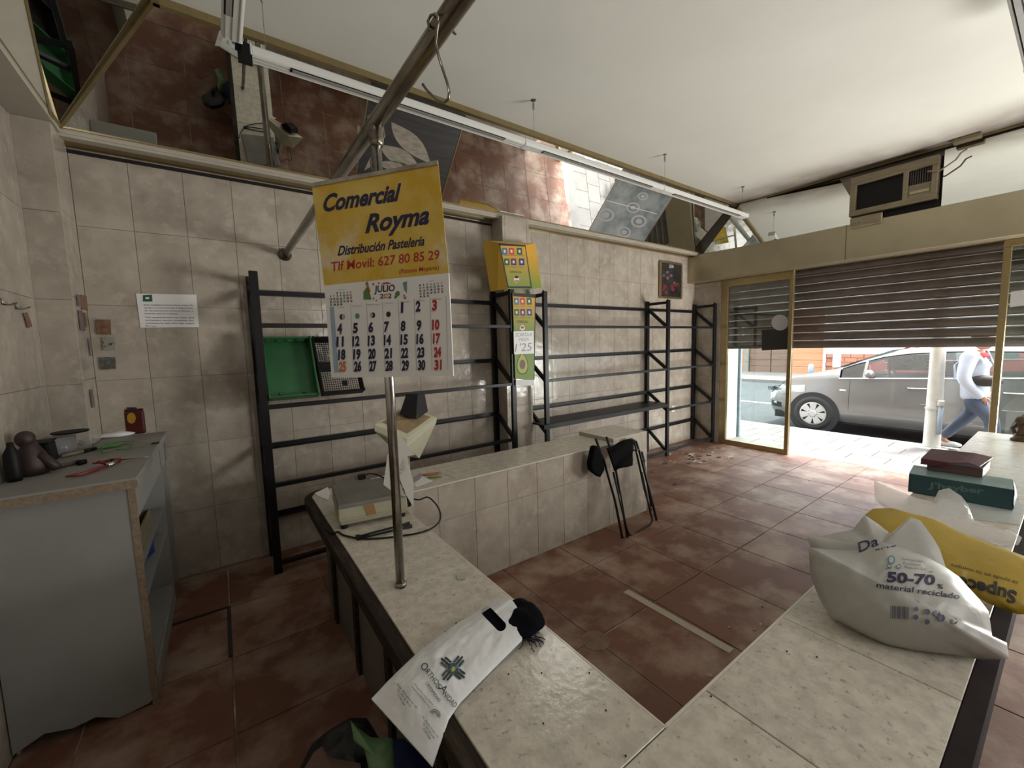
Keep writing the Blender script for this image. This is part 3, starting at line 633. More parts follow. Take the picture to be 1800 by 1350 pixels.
MB().tube([onZ(x, y, HZ+.135) for x, y in [(675, 840), (662, 834), (650, 832), (642, 835)]], .004, 8).build('plug_cable', 'bplastic', sc, smooth=True)
pc = onZ(636, 838, HZ+.135); MB().box(pc+Vector((-.02, -.014, -.014)), pc+Vector((.02, .014, .014))).tube([pc+Vector((-.02, 0, -.006)), pc+Vector((-.04, 0, -.006))], .0025, 6).tube([pc+Vector((-.02, 0, .006)), pc+Vector((-.04, 0, .006))], .0025, 6).build('mains_plug', 'bplastic', sc, bevel=.003)

# ---- nutcracker-like black locking rods on the counter
def rods(label, a, b, off):
    t = thing('black_tongs', label, 'tongs', tuple(a))
    a = Vector(a); b = Vector(b); d = (b-a).normalized(); s = Vector((-d.y, d.x, 0))
    for q in (-1, 1):
        MB().tube([a+s*.006*q, a+d*.05+s*.014*q, b-d*.05+s*off*q, b+s*off*q], [.006, .005, .005, .009], 10).build('arm', 'bplastic', t, smooth=True)
    MB().lathe(a+Vector((0, 0, -.008)), [(.012, 0), (.012, .016)], 12).box(a+Vector((-.014, -.010, -.006)), a+Vector((.0, .010, .012))).build('pivot', 'bplastic', t)
    return t
rods('pair of black metal tongs lying on the counter in front of the scale', (.462, 1.885, HZ+.010), (.70, 1.865, HZ+.010), .018)

# ---- papers and felt pens at the start of the bench
def slip(name, label, cat, pts, z, m, th=.0012, grp=None):
    o = MB().prism([onZ(x, y, z) for x, y in pts], (0, 0, th)).build(name, m); return tag(o, label, cat, grp)
slip('paper_slip', 'white printed paper slip on the tiled bench behind the scale', 'paper', [(728, 852), (742, 838), (760, 845), (732, 856)], HZ+.001, 'paper')
slip('paper_slip', 'grey printed leaflet half under the white slip on the bench', 'paper', [(726, 840), (738, 832), (744, 834), (738, 842), (727, 848)], HZ+.001, 'grey_ink')
slip('paper_slip', 'crumpled printed paper at the rounded tip of the counter left of the scale', 'paper', [(553, 868), (576, 857), (580, 866), (577, 880), (562, 874)], HZ+.001, 'paper', .004)
M['orangepl'] = mat('orange_plastic', (.36, .12, .045), .6); M['limepl'] = mat('lime_plastic', (.20, .27, .09), .6)
def pen(nm, label, cat, a, b, m, r=.006):
    return tag(MB().tube([a, a+(b-a)*.1, a+(b-a)*.85, b], [r*.6, r, r, r*.4], 8).build(nm, m, smooth=True), label, cat)
pen('felt_pen', 'orange felt pen lying on the tiled bench', 'pen', onZ(743, 835, HZ+.008), onZ(775, 831, HZ+.008), 'orangepl', .008)
pen('felt_pen', 'lime green felt pen lying on the tiled bench', 'pen', onZ(752, 839, HZ+.008), onZ(778, 837, HZ+.008), 'limepl', .008)

# ---- folding stool against the bench
M['stooltube'] = mat('black_stool_tube', (.010, .010, .010), .22, .2); M['stoolcloth'] = mat('black_nylon_cloth', (.006, .006, .0065), .95, spec=.08, bump=.3, bscale=60)
st = thing('folding_stool', 'folded black camping stool leaning against the tiled bench', 'stool', (2.8, 2.12, 0))
def sp(px, py, t):      # t: 0 at the floor (Y 2.10), 1 at the top (Y 2.26)
    return onY(px, py, 2.10+.19*t)
def leg(pts, r=.0105, nm='leg'): return MB().tube(pts, r, 10).build(nm, 'stooltube', st, smooth=True)
leg([sp(1047, 771, 1.0), sp(1062, 812, .85), sp(1081, 880, .45), sp(1094, 946, 0)])
leg([sp(1066, 768, 1.02), sp(1080, 812, .83), sp(1092, 880, .40), sp(1103, 945, 0)])
leg([sp(1115, 776, .95), sp(1120, 800, .85), sp(1133, 860, .5), sp(1144, 898, .25)])
leg([sp(1128, 794, .85), sp(1136, 840, .6), sp(1146, 880, .3), sp(1154, 915, .02)])
leg([sp(1102, 774, .98), sp(1110, 772, 1.0), sp(1118, 775, .97), sp(1123, 790, .9), sp(1138, 850, .5), sp(1146, 890, .2)], nm='leg')
leg([sp(1112, 792, .9), sp(1122, 790, .9), sp(1129, 796, .86), sp(1133, 812, .8)], .008, 'leg')
leg([sp(1078, 830, .7), sp(1092, 890, .3), sp(1101, 928, .08), sp(1106, 940, .01), sp(1113, 940, .01), sp(1125, 933, .02), sp(1142, 922, .03), sp(1147, 915, .05), sp(1143, 900, .12), sp(1128, 830, .62)], .0085, 'foot_loop')
g = MB(); sc0 = [[(1066, 788), (1080, 782), (1095, 776), (1112, 773)], [(1072, 806), (1082, 802), (1096, 796), (1112, 792)], [(1080, 829), (1088, 824), (1099, 821), (1110, 817)]]
def clo(u, v):
    a = u*3; i = min(2, int(a)); fa = a-i; b = v*2; j = min(1, int(b)); fb = b-j
    P = lambda ii, jj: Vector(sc0[jj][ii])
    q = (P(i, j)*(1-fa)+P(i+1, j)*fa)*(1-fb)+(P(i, j+1)*(1-fa)+P(i+1, j+1)*fa)*fb
    return onY(q.x, q.y, 2.235-.05*v+.018*math.sin(v*9+u*4))
g.grid(clo, 12, 10); o = g.build('seat_cloth', 'stoolcloth', st, smooth=True); o.modifiers.new('t', 'SOLIDIFY').thickness = .012
g = MB(); pk = [(1046, 786), (1052, 784), (1060, 800), (1064, 826), (1056, 840), (1041, 828), (1040, 815)]
g.prism([onY(x, y, 2.215) for x, y in pk], (0, .06, 0)); g.build('side_pocket', 'stoolcloth', st, bevel=.012, seg=3)

# ---- shelf display boards with icons
M['cardyellow'] = mat('yellow_green_card', (.56, .34, .04), .6); 
def gradcard(name, z0, z1):
    m = mat(name, (.5, .3, .05), .55); nt = m.node_tree; N = nt.nodes; L = nt.links; b = N['Principled BSDF']; g = N.new('ShaderNodeNewGeometry'); s = N.new('ShaderNodeSeparateXYZ')
    L.new(g.outputs['Position'], s.inputs[0]); r = N.new('ShaderNodeMapRange'); r.inputs[1].default_value = z0; r.inputs[2].default_value = z1; L.new(s.outputs[2], r.inputs[0])
    x = N.new('ShaderNodeMix'); x.data_type = 'RGBA'; x.inputs[6].default_value = (.17, .26, .04, 1); x.inputs[7].default_value = (.62, .33, .035, 1); L.new(r.outputs[0], x.inputs[0]); L.new(x.outputs[2], b.inputs['Base Color']); return m
M['gradA'] = gradcard('green_to_orange_print', 2.16, 2.50); M['gradB'] = gradcard('green_to_orange_print_low', 1.74, 2.06)
M['icblue'] = mat('icon_blue', (.06, .15, .28), .5); M['icred'] = mat('icon_red', (.50, .06, .03), .5); M['icgreen'] = mat('icon_green', (.03, .10, .03), .5); M['icplum'] = mat('icon_plum', (.12, .02, .08), .5); M['icnavy'] = mat('icon_navy', (.02, .03, .16), .5)
db = thing('display_box', 'yellow and green folded card display box standing on the rack ends by the pillar', 'display', (2.4, 3.3, 2.15))
Yd = 3.22
PF = [onY(877, 427, Yd), onY(923, 431, Yd), onY(934, 508, Yd), onY(893, 508, Yd)]
fr = MB().prism(PF, (0, .006, 0)).build('front_card', 'gradA', db)
L1 = [onY(861, 423, 3.30), onY(877, 427, Yd), onY(893, 508, Yd), onY(874, 510, 3.30)]; L2 = [onY(848, 425, 3.36), onY(861, 423, 3.30), onY(874, 510, 3.30), onY(862, 512, 3.36)]
R1 = [onY(923, 431, Yd), onY(941, 428, 3.34), onY(952, 505, 3.34), onY(934, 508, Yd)]
for q_ in (L1, L2, R1): MB().prism(q_, (0.004, .005, 0)).build('side_card', 'cardyellow' if q_ is not R1 else 'gradA', db)
MB().prism([PF[0]+Vector((0, .01, 0)), PF[1]+Vector((0, .01, 0)), onY(941, 428, 3.34), onY(861, 423, 3.30)], (0, 0, -.004)).build('top_card', 'cardyellow', db)
sf = splane(PF[0], (0, -1, 0)); qq = lambda pts: [(840+x/4.824, 400+y/4.821) for x, y in pts]
shape(qq([(178, 130), (400, 150), (404, 162), (182, 152)]), 'black_ink', sf, db, 'border'); shape(qq([(178, 130), (186, 132), (262, 505), (252, 500)]), 'black_ink', sf, db, 'border'); shape(qq([(398, 150), (404, 150), (458, 505), (448, 505)]), 'black_ink', sf, db, 'border'); shape(qq([(250, 498), (455, 498), (457, 515), (255, 512)]), 'black_ink', sf, db, 'border')
IC = ['icblue', 'icred', 'icgreen', 'icgreen', 'icplum', 'icnavy']
def icons(surf, par, gx, gy, w, h, skew, glyph=True):
    for i in range(6):
        r, c = divmod(i, 3); x = gx[c]+skew*r; y = gy[r]
        shape(qq([(x, y), (x+w, y), (x+w+4, y+h), (x+4, y+h)]), IC[i], surf, par, 'icon_tile')
        shape(qq([(x+w*.35, y+h*.3), (x+w*.7, y+h*.3), (x+w*.75, y+h*.7), (x+w*.4, y+h*.7)]), 'white_ink', surf, par, 'icon_glyph', off=.001)
icons(sf, db, (202, 260, 328), (172, 262), 46, 58, 18)
for y in (238, 335): text('aaaa  aaaa  aaaa', *[tuple(v) for v in qq([(215, y), (395, y+4)])], 1.6, 'black_ink', sf, db, name='small_caption')
text('COMER ES VIDA', *qq([(268, 385), (370, 388)]), 4, 'black_ink', sf, db, name='slogan'); disc(*qq([(328, 440)])[0], 4.6, 6.5, 'white_ink', sf, db, 'round_logo'); disc(*qq([(328, 420)])[0], 3.6, 2.4, 'black_ink', sf, db, 'round_logo', off=.001); disc(*qq([(330, 455)])[0], 4, 2.6, 'orange_ink', sf, db, 'round_logo', off=.001)
Yp = 3.27
pb = thing('poster_panel', 'narrow green and orange poster with an avocado between the two racks', 'poster', tuple(onY(920, 664, Yp)))
PP = [onY(*v, Yp) for v in qq([(296, 555), (490, 565), (478, 1300), (318, 1280)])]
MB().prism(PP, (0, .008, 0)).build('poster_board', 'gradB', pb); sf = splane(PP[0], (0, -1, 0))
shape(qq([(300, 553), (490, 565), (488, 596), (300, 582)]), 'black_ink', sf, pb, 'border'); shape(qq([(484, 565), (491, 566), (480, 1290), (474, 1290)]), 'black_ink', sf, pb, 'border')
icons(sf, pb, (304, 355, 412), (596, 690), 42, 58, 2)
for y in (668, 765): text('aaaa  aaaa  aaaa', *qq([(305, y), (462, y+2)]), 1.6, 'black_ink', sf, pb, name='small_caption')
text('COMER ES VIDA', *qq([(330, 808), (424, 810)]), 4.5, 'black_ink', sf, pb, name='slogan'); disc(*qq([(378, 850)])[0], 4.6, 4.8, 'white_ink', sf, pb, 'round_logo'); disc(*qq([(378, 846)])[0], 3.2, 2.4, 'rose_ink', sf, pb, 'round_logo', off=.001)
M['avo'] = mat('avocado_flesh', (.42, .42, .12), .6); M['avoskin'] = mat('avocado_skin', (.06, .08, .015), .6); M['stone'] = mat('avocado_stone', (.09, .035, .02), .5)
def ovoid(cx, cy, rx, ry, m, off): shape([(cx+rx*math.cos(2*PI*i/20)*(1+.28*math.sin(2*PI*i/20)), cy+ry*math.sin(2*PI*i/20)) for i in range(20)], m, sf, pb, 'avocado_print', off)
ax_, ay_ = qq([(378, 1155)])[0]; ovoid(ax_, ay_, 10, 19, 'avoskin', .0006); ovoid(ax_, ay_, 8.6, 17, 'avo', .0012); disc(ax_, ay_+1, 5, 8.5, 'stone', sf, pb, 'avocado_print', .0018)
shape(qq([(322, 1290), (478, 1292), (477, 1340), (322, 1340)]), 'white_ink', sf, pb, 'footer')
nt_ = thing('price_note', 'handwritten white price note taped over the avocado poster', 'note', tuple(onY(921, 618, Yp-.01)))
MB().prism([onY(*v, Yp-.008) for v in qq([(303, 880), (472, 875), (478, 1068), (308, 1075)])], (0, .0015, 0)).build('note_sheet', 'paper', nt_); sf = splane((0, Yp-.0082, 0), (0, -1, 0))
text('SCAROLA', *qq([(320, 925), (462, 918)]), 6.5, 'grey_ink', sf, nt_, name='handwriting'); text('PIEZA', *qq([(352, 963), (435, 956)]), 5, 'grey_ink', sf, nt_, name='handwriting'); text("1'25", *qq([(315, 1052), (462, 1042)]), 14, 'grey_ink', sf, nt_, name='handwriting', shear=.2)
# ---- framed fruit picture
fp = thing('framed_picture', 'small gilt framed dark fruit picture high on the tiled wall above the rack', 'picture', tuple(onY(1180, 530, 3.64)))
FP = [onY(1160, 457, 3.645), onY(1198, 463, 3.645), onY(1195, 530, 3.645), onY(1159, 526, 3.645)]
x0, x1, z0, z1 = FP[0].x, FP[1].x-.02, 2.23, FP[0].z-.02
for a, b in (((x0, z0), (x0, z1)), ((x1, z0), (x1, z1)), ((x0, z0), (x1, z0)), ((x0, z1), (x1, z1))): MB().bar((a[0], 3.635, a[1]), (b[0], 3.635, b[1]), .028, .03, (0, 1, 0)).build('frame_side', 'gold', fp, bevel=.003)
M['darkpic'] = mat('dark_picture_print', (.012, .012, .013), .35, col2=(.05, .045, .05), scale=7); MB().box((x0, 3.636, z0), (x1, 3.645, z1)).build('picture_print', 'darkpic', fp)
sf = splane((0, 3.636, 0), (0, -1, 0)); ff = lambda x, y: (1150+x/13.5, 440+y/13.5)
M['cherry'] = mat('cherry_red', (.20, .018, .03), .5); M['plumf'] = mat('dusky_plum', (.16, .10, .12), .5)
for x, y, r, m in ((230, 600, 28, 'plumf'), (315, 520, 34, 'plumf'), (320, 655, 38, 'plumf'), (400, 600, 34, 'plumf'), (250, 860, 45, 'cherry'), (225, 925, 32, 'cherry'), (290, 1000, 36, 'cherry'), (420, 850, 34, 'cherry'), (445, 930, 42, 'cherry'), (500, 830, 34, 'cherry'), (550, 800, 30, 'cherry'), (480, 770, 26, 'plumf')): disc(*ff(x, y), r/13.5, r/12, m, sf, fp, 'fruit_print', n=10)
text('CAVA', ff(348, 412), ff(460, 425), 5.6, 'white_ink', sf, fp, name='caption', bold=.02)
MB().box((5.60, 3.648, .50), (5.68, 3.66, .60)).build('wall_socket', 'white').__setitem__('label', 'small white wall socket low on the tiled wall behind the rack'); bpy.data.objects['wall_socket']['category'] = 'socket'

# ---- notice and small pictures on the tiles by the left corner
ink('deepgreen', (.012, .10, .05))
M['noticepaper'] = M['thermal']
no = thing('paper_notice', 'white printed paper notice with green emblem stuck on the tiled wall', 'notice', tuple(onY(295, 575, 3.657)))
MB().prism([onY(*v, 3.657) for v in ((239, 516), (345, 518), (350, 575), (247, 576))], (0, -.001, 0)).build('notice_sheet', 'paper', no); sf = splane((0, 3.656, 0), (0, -1, 0))
shape([(251, 519), (267, 518), (268, 530), (251, 530)], 'deepgreen', sf, no, 'emblem'); disc(259, 524, 4, 2, 'white_ink', sf, no, 'emblem', off=.001)
for i, l in enumerate(['Este establecimiento tiene hojas de', 'quejas y reclamaciones a disposicion', 'de las personas consumidoras o', 'usuarias que las soliciten.', 'This establishment has claim and', 'complaint forms available for', 'consumers or users who may require', 'for use.']):
    w = 86 if i not in (3, 7) else (60 if i == 3 else 20); text(l, (253+i*.4, 537+i*5.0+(2 if i > 3 else 0)), (253+i*.4+w, 537.6+i*5.0+(2 if i > 3 else 0)), 2.3, 'black_ink', sf, no, name='notice_text', bold=.01)
def magnet(label, pts, m, plane, grp='small pictures stuck on the left corner tiles'):
    P = [plane(x, y) for x, y in pts]; nn = (P[1]-P[0]).cross(P[2]-P[0]).normalized(); nn = nn if nn.dot(CAM-P[0]) > 0 else -nn
    o = MB().prism([p+nn*.0008 for p in P], nn*.003).build('fridge_magnet', m); return tag(o, label, 'magnet', grp)
M['brownpic'] = mat('brown_picture', (.15, .07, .04), .5, col2=(.25, .15, .09), scale=35); M['bluepic'] = mat('blue_picture', (.13, .18, .20), .5, col2=(.10, .08, .06), scale=25, contrast=(.45, .55))
M['whitepic'] = mat('white_picture', (.30, .28, .24), .5, col2=(.05, .06, .05), scale=32, contrast=(.52, .60)); M['purplepic'] = mat('mauve_picture', (.12, .09, .10), .5, col2=(.2, .16, .15), scale=25)
PW = lambda x, y: onY(x, y, 3.655); PX = lambda x, y: onX(x, y, -.643); PL = lambda x, y: onX(x, y, -.793)
m0 = lambda *p: [(x/6.1375, 500+y/6.136) for x, y in p]
magnet('square brown picture magnet topmost of three on the tiled wall', m0((1040, 378), (1192, 380), (1200, 540), (1045, 540)), 'brownpic', PW)
magnet('white picture magnet with a dark figure between a brown and a blue one', m0((1100, 570), (1230, 568), (1245, 705), (1115, 710)), 'whitepic', PW)
magnet('blue picture magnet lowest of three on the tiled wall', m0((1070, 785), (1245, 783), (1250, 910), (1085, 920)), 'bluepic', PW)
magnet('narrow dark framed picture magnet at the top of the corner edge', m0((868, 110), (932, 125), (945, 280), (882, 272)), 'brownpic', PX)
magnet('mauve picture magnet at the very edge of the corner', m0((820, 108), (858, 112), (872, 240), (832, 232)), 'purplepic', PX)
magnet('mauve picture magnet second from the top on the corner edge', m0((838, 278), (882, 280), (915, 500), (862, 490)), 'purplepic', PX)
magnet('thin dark picture magnet beside the second mauve one', m0((898, 305), (920, 305), (940, 462), (918, 460)), 'brownpic', PX)
magnet('thin brown strip magnet in the middle of the corner edge', m0((945, 578), (960, 580), (982, 770), (968, 770)), 'purplepic', PX)
magnet('thin pale strip magnet beside the brown strip', m0((990, 580), (1015, 580), (1038, 775), (1015, 778)), 'whitelam', PX)
magnet('thin brown strip magnet lowest on the corner edge', m0((962, 1135), (990, 1130), (1018, 1325), (990, 1330)), 'purplepic', PX)
magnet('brown bottle shaped magnet on the left wall', m0((245, 312), (285, 302), (340, 455), (290, 470)), 'brownpic', PL)
for lb, dx, dy in (('grey screw hook on the left wall nearer the corner', 0, 0), ('grey screw hook on the left wall cut by the picture edge', -150, -47)):
    o = MB().tube([PL(*m0((145+dx, 195+dy))[0])+Vector((.004, 0, 0)), PL(*m0((160+dx, 262+dy))[0])+Vector((.006, 0, 0)), PL(*m0((190+dx, 265+dy))[0])+Vector((.02, 0, 0)), PL(*m0((228+dx, 242+dy))[0])+Vector((.03, 0, 0))], .004, 8).build('screw_hook', 'chrome', smooth=True); tag(o, lb, 'hook')

# ---- decorated sheets fixed on the long mirror band
mp = Vector((0, MBY, 2.91))+mn*0.0; 
def mpl(off): return lambda x, y, o=0: onP(x, y, Vector((0, MBY, 2.91))+mn*(.003+off+o), mn)
if (CAM-Vector((0, MBY, 2.91))).dot(mn) < 0: mn = -mn
M['blacksheet'] = mat('black_veined_sheet', (.016, .014, .013), .45, col2=(.03, .027, .025), scale=3, stretch=(1, 14, 14), contrast=(.45, .6))
M['leafprint'] = mat('grey_leaf_print', (.30, .27, .22), .5, col2=(.20, .17, .13), scale=6, stretch=(3, 9, 9)); M['ringprint'] = mat('grey_swirl_sheet', (.13, .15, .15), .25, col2=(.24, .26, .26), scale=5, contrast=(.4, .6), spec=.8)
dp = thing('decor_panel', 'black sheet with pale leaves on the mirror band behind the calendar', 'panel', tuple(mpl(0)(720, 240)))
PS = mpl(0); qs = [(651, 142), (819, 202), (776, 348), (625, 312)]
MB().prism([PS(*q) for q in qs], mn*.002).build('sheet', 'blacksheet', dp)
for a, b in ((qs[0], qs[3]), (qs[1], qs[2])): MB().bar(PS(*a)+mn*.003, PS(*b)+mn*.003, .007, .005, mn).build('gilt_strip', 'gold', dp)
PS2 = mpl(.0025)
def leafp(par, a, b, w, m='leafprint', s=1):
    a = Vector(a); b = Vector(b); d = b-a; n = Vector((-d.y, d.x)).normalized(); pts = []
    for i in range(13): t = i/12; pts.append(a+d*t+n*w*math.sin(PI*t**.8))
    for i in range(11, 0, -1): t = i/12; pts.append(a+d*t-n*w*.9*math.sin(PI*t**1.1))
    shape([tuple(p) for p in pts], m, PS2, par, 'leaf_print')
leafp(dp, (688, 214), (757, 288), 17); leafp(dp, (668, 254), (738, 296), 15); leafp(dp, (662, 285), (730, 298), 9); leafp(dp, (672, 262), (640, 300), 6)
dp = thing('decor_panel', 'grey swirling sheet with rings on the mirror band near the shop front', 'panel', tuple(mpl(0)(1110, 360)))
qs = [(1095, 297), (1191, 332), (1131, 426), (1034, 407)]
MB().prism([PS(*q) for q in qs], mn*.002).build('sheet', 'ringprint', dp)
for a, b in ((qs[0], qs[3]), (qs[1], qs[2])): MB().bar(PS(*a)+mn*.003, PS(*b)+mn*.003, .007, .005, mn).build('gilt_strip', 'gold', dp)
MB().bar(PS(1066, 352)+mn*.003, PS(1155, 376)+mn*.003, .005, .004, mn).build('pale_strip', 'white', dp)
for x, y, r in ((1065, 378, 15), (1123, 389, 14), (1113, 365, 12), (1097, 408, 12), (1130, 345, 9)):
    disc(x, y, r, r*.8, 'grey_ink', PS2, dp, 'ring_print'); disc(x, y, r*.72, r*.56, 'ringprint', PS2, dp, 'ring_print', off=.0012); disc(x, y, r*.42, r*.32, 'grey_ink', PS2, dp, 'ring_print', off=.0018)

nl = Vector((ZC-2.91, 0, -(MTX-MLX))).normalized(); pL = Vector((MLX, 0, 2.91))+nl*.004
bp_ = thing('decor_panel', 'beige sheet over the corner of the left mirror band', 'panel', tuple(onP(40, 60, pL, nl)))
MB().prism([onP(*q, pL, nl) for q in ((89, 211), (43, 0), (31, -55), (-70, -55), (-60, -9))], nl*.003).build('sheet', 'soffit', bp_)
MB().bar(onP(89, 211, pL, nl)+nl*.005, onP(31, -55, pL, nl)+nl*.005, .010, .006, nl).build('gilt_strip', 'gold', bp_)
# ---- air conditioner in a wooden frame over the fascia
ac = thing('air_conditioner', 'old wood framed air conditioner set above the shop front fascia', 'air conditioner', (6.1, 1.37, 2.9))
XA = 6.02; A = lambda x, y, d=0: onX(x, y, XA+d)
fr4 = [A(1495, 316), A(1650, 284), A(1647, 360), A(1490, 388)]
ya, yb, zt, zb_ = fr4[0].y, fr4[1].y, 3.385, 2.955
M['acwood'] = mat('pale_greasy_wood', (.30, .25, .16), .55, col2=(.22, .18, .12), scale=5, stretch=(1, 1, 6))
MB().box((XA, yb, zt-.09), (XA+.12, ya, zt)).build('frame_top', 'acwood', ac, bevel=.004); MB().box((XA, yb, zb_), (XA+.12, ya, zb_+.06)).build('frame_bottom', 'acwood', ac, bevel=.004)
MB().box((XA+.002, ya-.055, zb_+.06), (XA+.118, ya, zt-.09)).build('frame_side', 'acwood', ac, bevel=.004); MB().box((XA+.002, yb, zb_+.06), (XA+.118, yb+.045, zt-.09)).build('frame_side', 'acwood', ac, bevel=.004)
ym = ya-(ya-yb)*.655
MB().box((XA, ym-.025, zb_+.05), (XA+.10, ym+.015, zt-.08)).build('frame_mullion', 'acwood', ac, bevel=.003)
MB().box((XA+.05, ym, zb_+.05), (XA+.06, ya-.05, zt-.08)).build('dark_panel', 'bplastic', ac)
MB().box((XA+.07, yb, zb_+.05), (XA+.08, ym, zt-.08)).build('grille_back', 'darkgap', ac)
M['grille'] = mat('brown_grille', (.06, .05, .05), .5)
nb = 9
for i in range(nb): y = yb+.06+(ym-.04-yb-.06)*i/(nb-1); MB().box((XA+.03, y-.005, zb_+.19), (XA+.05, y+.005, zt-.09)).build('grille_slat', 'grille', ac)
MB().box((XA+.02, yb+.045, zb_+.06), (XA+.06, ym-.025, zb_+.19)).build('control_flap', 'acwood', ac, bevel=.003); MB().box((XA+.016, yb+.06, zb_+.10), (XA+.02, ym-.04, zb_+.125)).build('control_strip', 'champagne', ac)
MB().box((XA+.14, yb-.012, zb_-.03), (XA+.16, ya+.012, zt+.012)).build('wall_hole', 'darkgap', ac)
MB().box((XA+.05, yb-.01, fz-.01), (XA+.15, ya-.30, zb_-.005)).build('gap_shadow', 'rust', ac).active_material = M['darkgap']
sb = thing('switch_box', 'small cream switch box under the left end of the air conditioner', 'switch', tuple(A(1525, 400)))
b4 = [A(1497, 387), A(1553, 375), A(1555, 392), A(1501, 403)]
MB().box((5.965, b4[1].y, b4[3].z+.01), (FX-.001, b4[0].y, b4[3].z+.115)).build('box_body', 'champagne', sb, bevel=.006, seg=2).active_material = M['acwood']
for px in (1510, 1538): c = onX(px, 391 if px < 1520 else 385, 5.965); MB().lathe((c.x+.001, c.y, c.z), [(.009, 0), (.007, -.006)], 10, 'x').build('screw', 'chrome', sb)
cc = [A(1652, 300, -.01), A(1664, 292, -.01), A(1680, 281, -.01), A(1690, 268, -.01), A(1700, 262, -.02)]
tag(MB().tube([A(1630, 302, -.01), A(1640, 300, -.01)]+cc, .008, 8).build('loose_cable', 'acwood', smooth=True), 'grey cable drooping from the air conditioner to the ceiling', 'cable')
jb = onX(1700, 250, 6.08); tag(MB().box((6.0, jb.y-.10, ZC-.05), (6.08, jb.y+.09, ZC-.002)).build('junction_box', 'acwood', bevel=.01, seg=2), 'cream junction box under the ceiling right of the air conditioner', 'box')

# ---- left cabinet
cb_ = thing('white_cabinet', 'white laminate cabinet with chipped base against the left wall', 'cabinet', (-.57, 3.0, 0))
CX, CY0, CY1, CH = -.346, 2.395, 3.362, 1.07
poly = [(-.79, 0, .02), (-.70, 0, .06), (-.62, 0, .035), (-.55, 0, .045), (-.48, 0, .0), (CX-.03, 0, .012), (CX, 0, .05), (CX, 0, CH-.04), (-.79, 0, CH-.04)]
MB().prism([(x, CY0, z) for x, y, z in poly], (0, .018, 0)).build('side_panel', 'whitelam', cb_)
MB().box((-.642, 3.36, CH-.04), (CX+.02, 3.650, CH)).build('worktop', 'whitelam', cb_, bevel=.003); MB().box((-.642, 3.628, 0), (CX, 3.648, CH-.04)).build('side_panel', 'whitelam', cb_); MB().box((CX-.02, 3.342, CH-.20), (CX, 3.648, CH-.045)).build('drawer_front', 'whitelam', cb_, bevel=.002)
MB().box((-.642, 3.345, 0), (CX, CY1, CH-.04)).build('side_panel', 'whitelam', cb_); MB().box((-.785, CY0+.02, .0), (-.775, CY1-.02, CH-.05)).build('back_panel', 'whitelam', cb_)
MB().box((CX-.02, CY0-.004, 0), (CX+.004, CY0+.016, CH-.04)).build('front_edge', 'ply', cb_)
MB().box((-.79, CY0-.03, CH-.04), (CX+.02, CY1, CH)).build('worktop', 'whitelam', cb_, bevel=.003); MB().box((-.79, CY0-.034, CH-.042), (CX+.02, CY0-.0305, CH-.008)).build('worktop_edge', 'ply', cb_)
MB().box((CX-.02, CY0+.02, CH-.20), (CX, CY1-.02, CH-.045)).build('drawer_front', 'whitelam', cb_, bevel=.002)
for z in (.10, .46, .62): MB().box((-.775, CY0+.02, z), (CX-.01, CY1-.02, z+.018)).build('shelf', 'whitelam', cb_)
MB().box((CX-.02, CY0+.02, .0), (CX, CY1-.02, .10)).build('plinth', 'whitelam', cb_)
tf = MB()
for a, b in (((CX-.14, 2.50, .64), (CX-.14, 2.50, .78)), ((CX-.02, 2.98, .64), (CX-.02, 2.98, .78))): pass
ty = thing('wooden_tray', 'open wooden tray pushed into the upper shelf of the white cabinet', 'tray', (CX-.2, 2.75, .638))
MB().box((CX-.35, 2.45, .638), (CX-.03, 3.0, .646)).build('tray_floor', 'ply', ty)
for a, b in (((CX-.35, 2.45, .646), (CX-.34, 3.0, .74)), ((CX-.04, 2.45, .646), (CX-.03, 3.0, .74)), ((CX-.34, 2.45, .646), (CX-.04, 2.46, .74)), ((CX-.34, 2.99, .646), (CX-.04, 3.0, .74))): MB().box(a, b).build('tray_side', 'acwood', ty, bevel=.002)
M['bluepl'] = mat('blue_plastic', (.02, .06, .25), .4)
def blob(name, label, cat, c, r, m, amp=.25, sq=(1, 1, .7), sc_=3., seed=0, parent=None, nn=18, sub=1):
    mb = MB(); mb.ball(c, r, nn, sq); C_ = Vector(c)
    for i, v in enumerate(mb.v):
        d = v-C_; mb.v[i] = C_+d*(1+amp*noise.noise(d*sc_/r+Vector((seed, 0, 0)))+amp*.5*noise.noise(d*sc_*2.3/r+Vector((0, seed, 0))))
        if mb.v[i].z < c[2]-r*sq[2]*.8: mb.v[i].z = c[2]-r*sq[2]*.8
    o = mb.build(name, m, parent, smooth=True, sub=sub); return tag(o, label, cat) if parent is None else o
blob('plastic_wrap', 'blue and white plastic wrap on the lower shelf of the cabinet', 'plastic', (CX-.11, 2.95, .475+.064), .10, 'bluepl', .3, (.9, 1.6, .8))
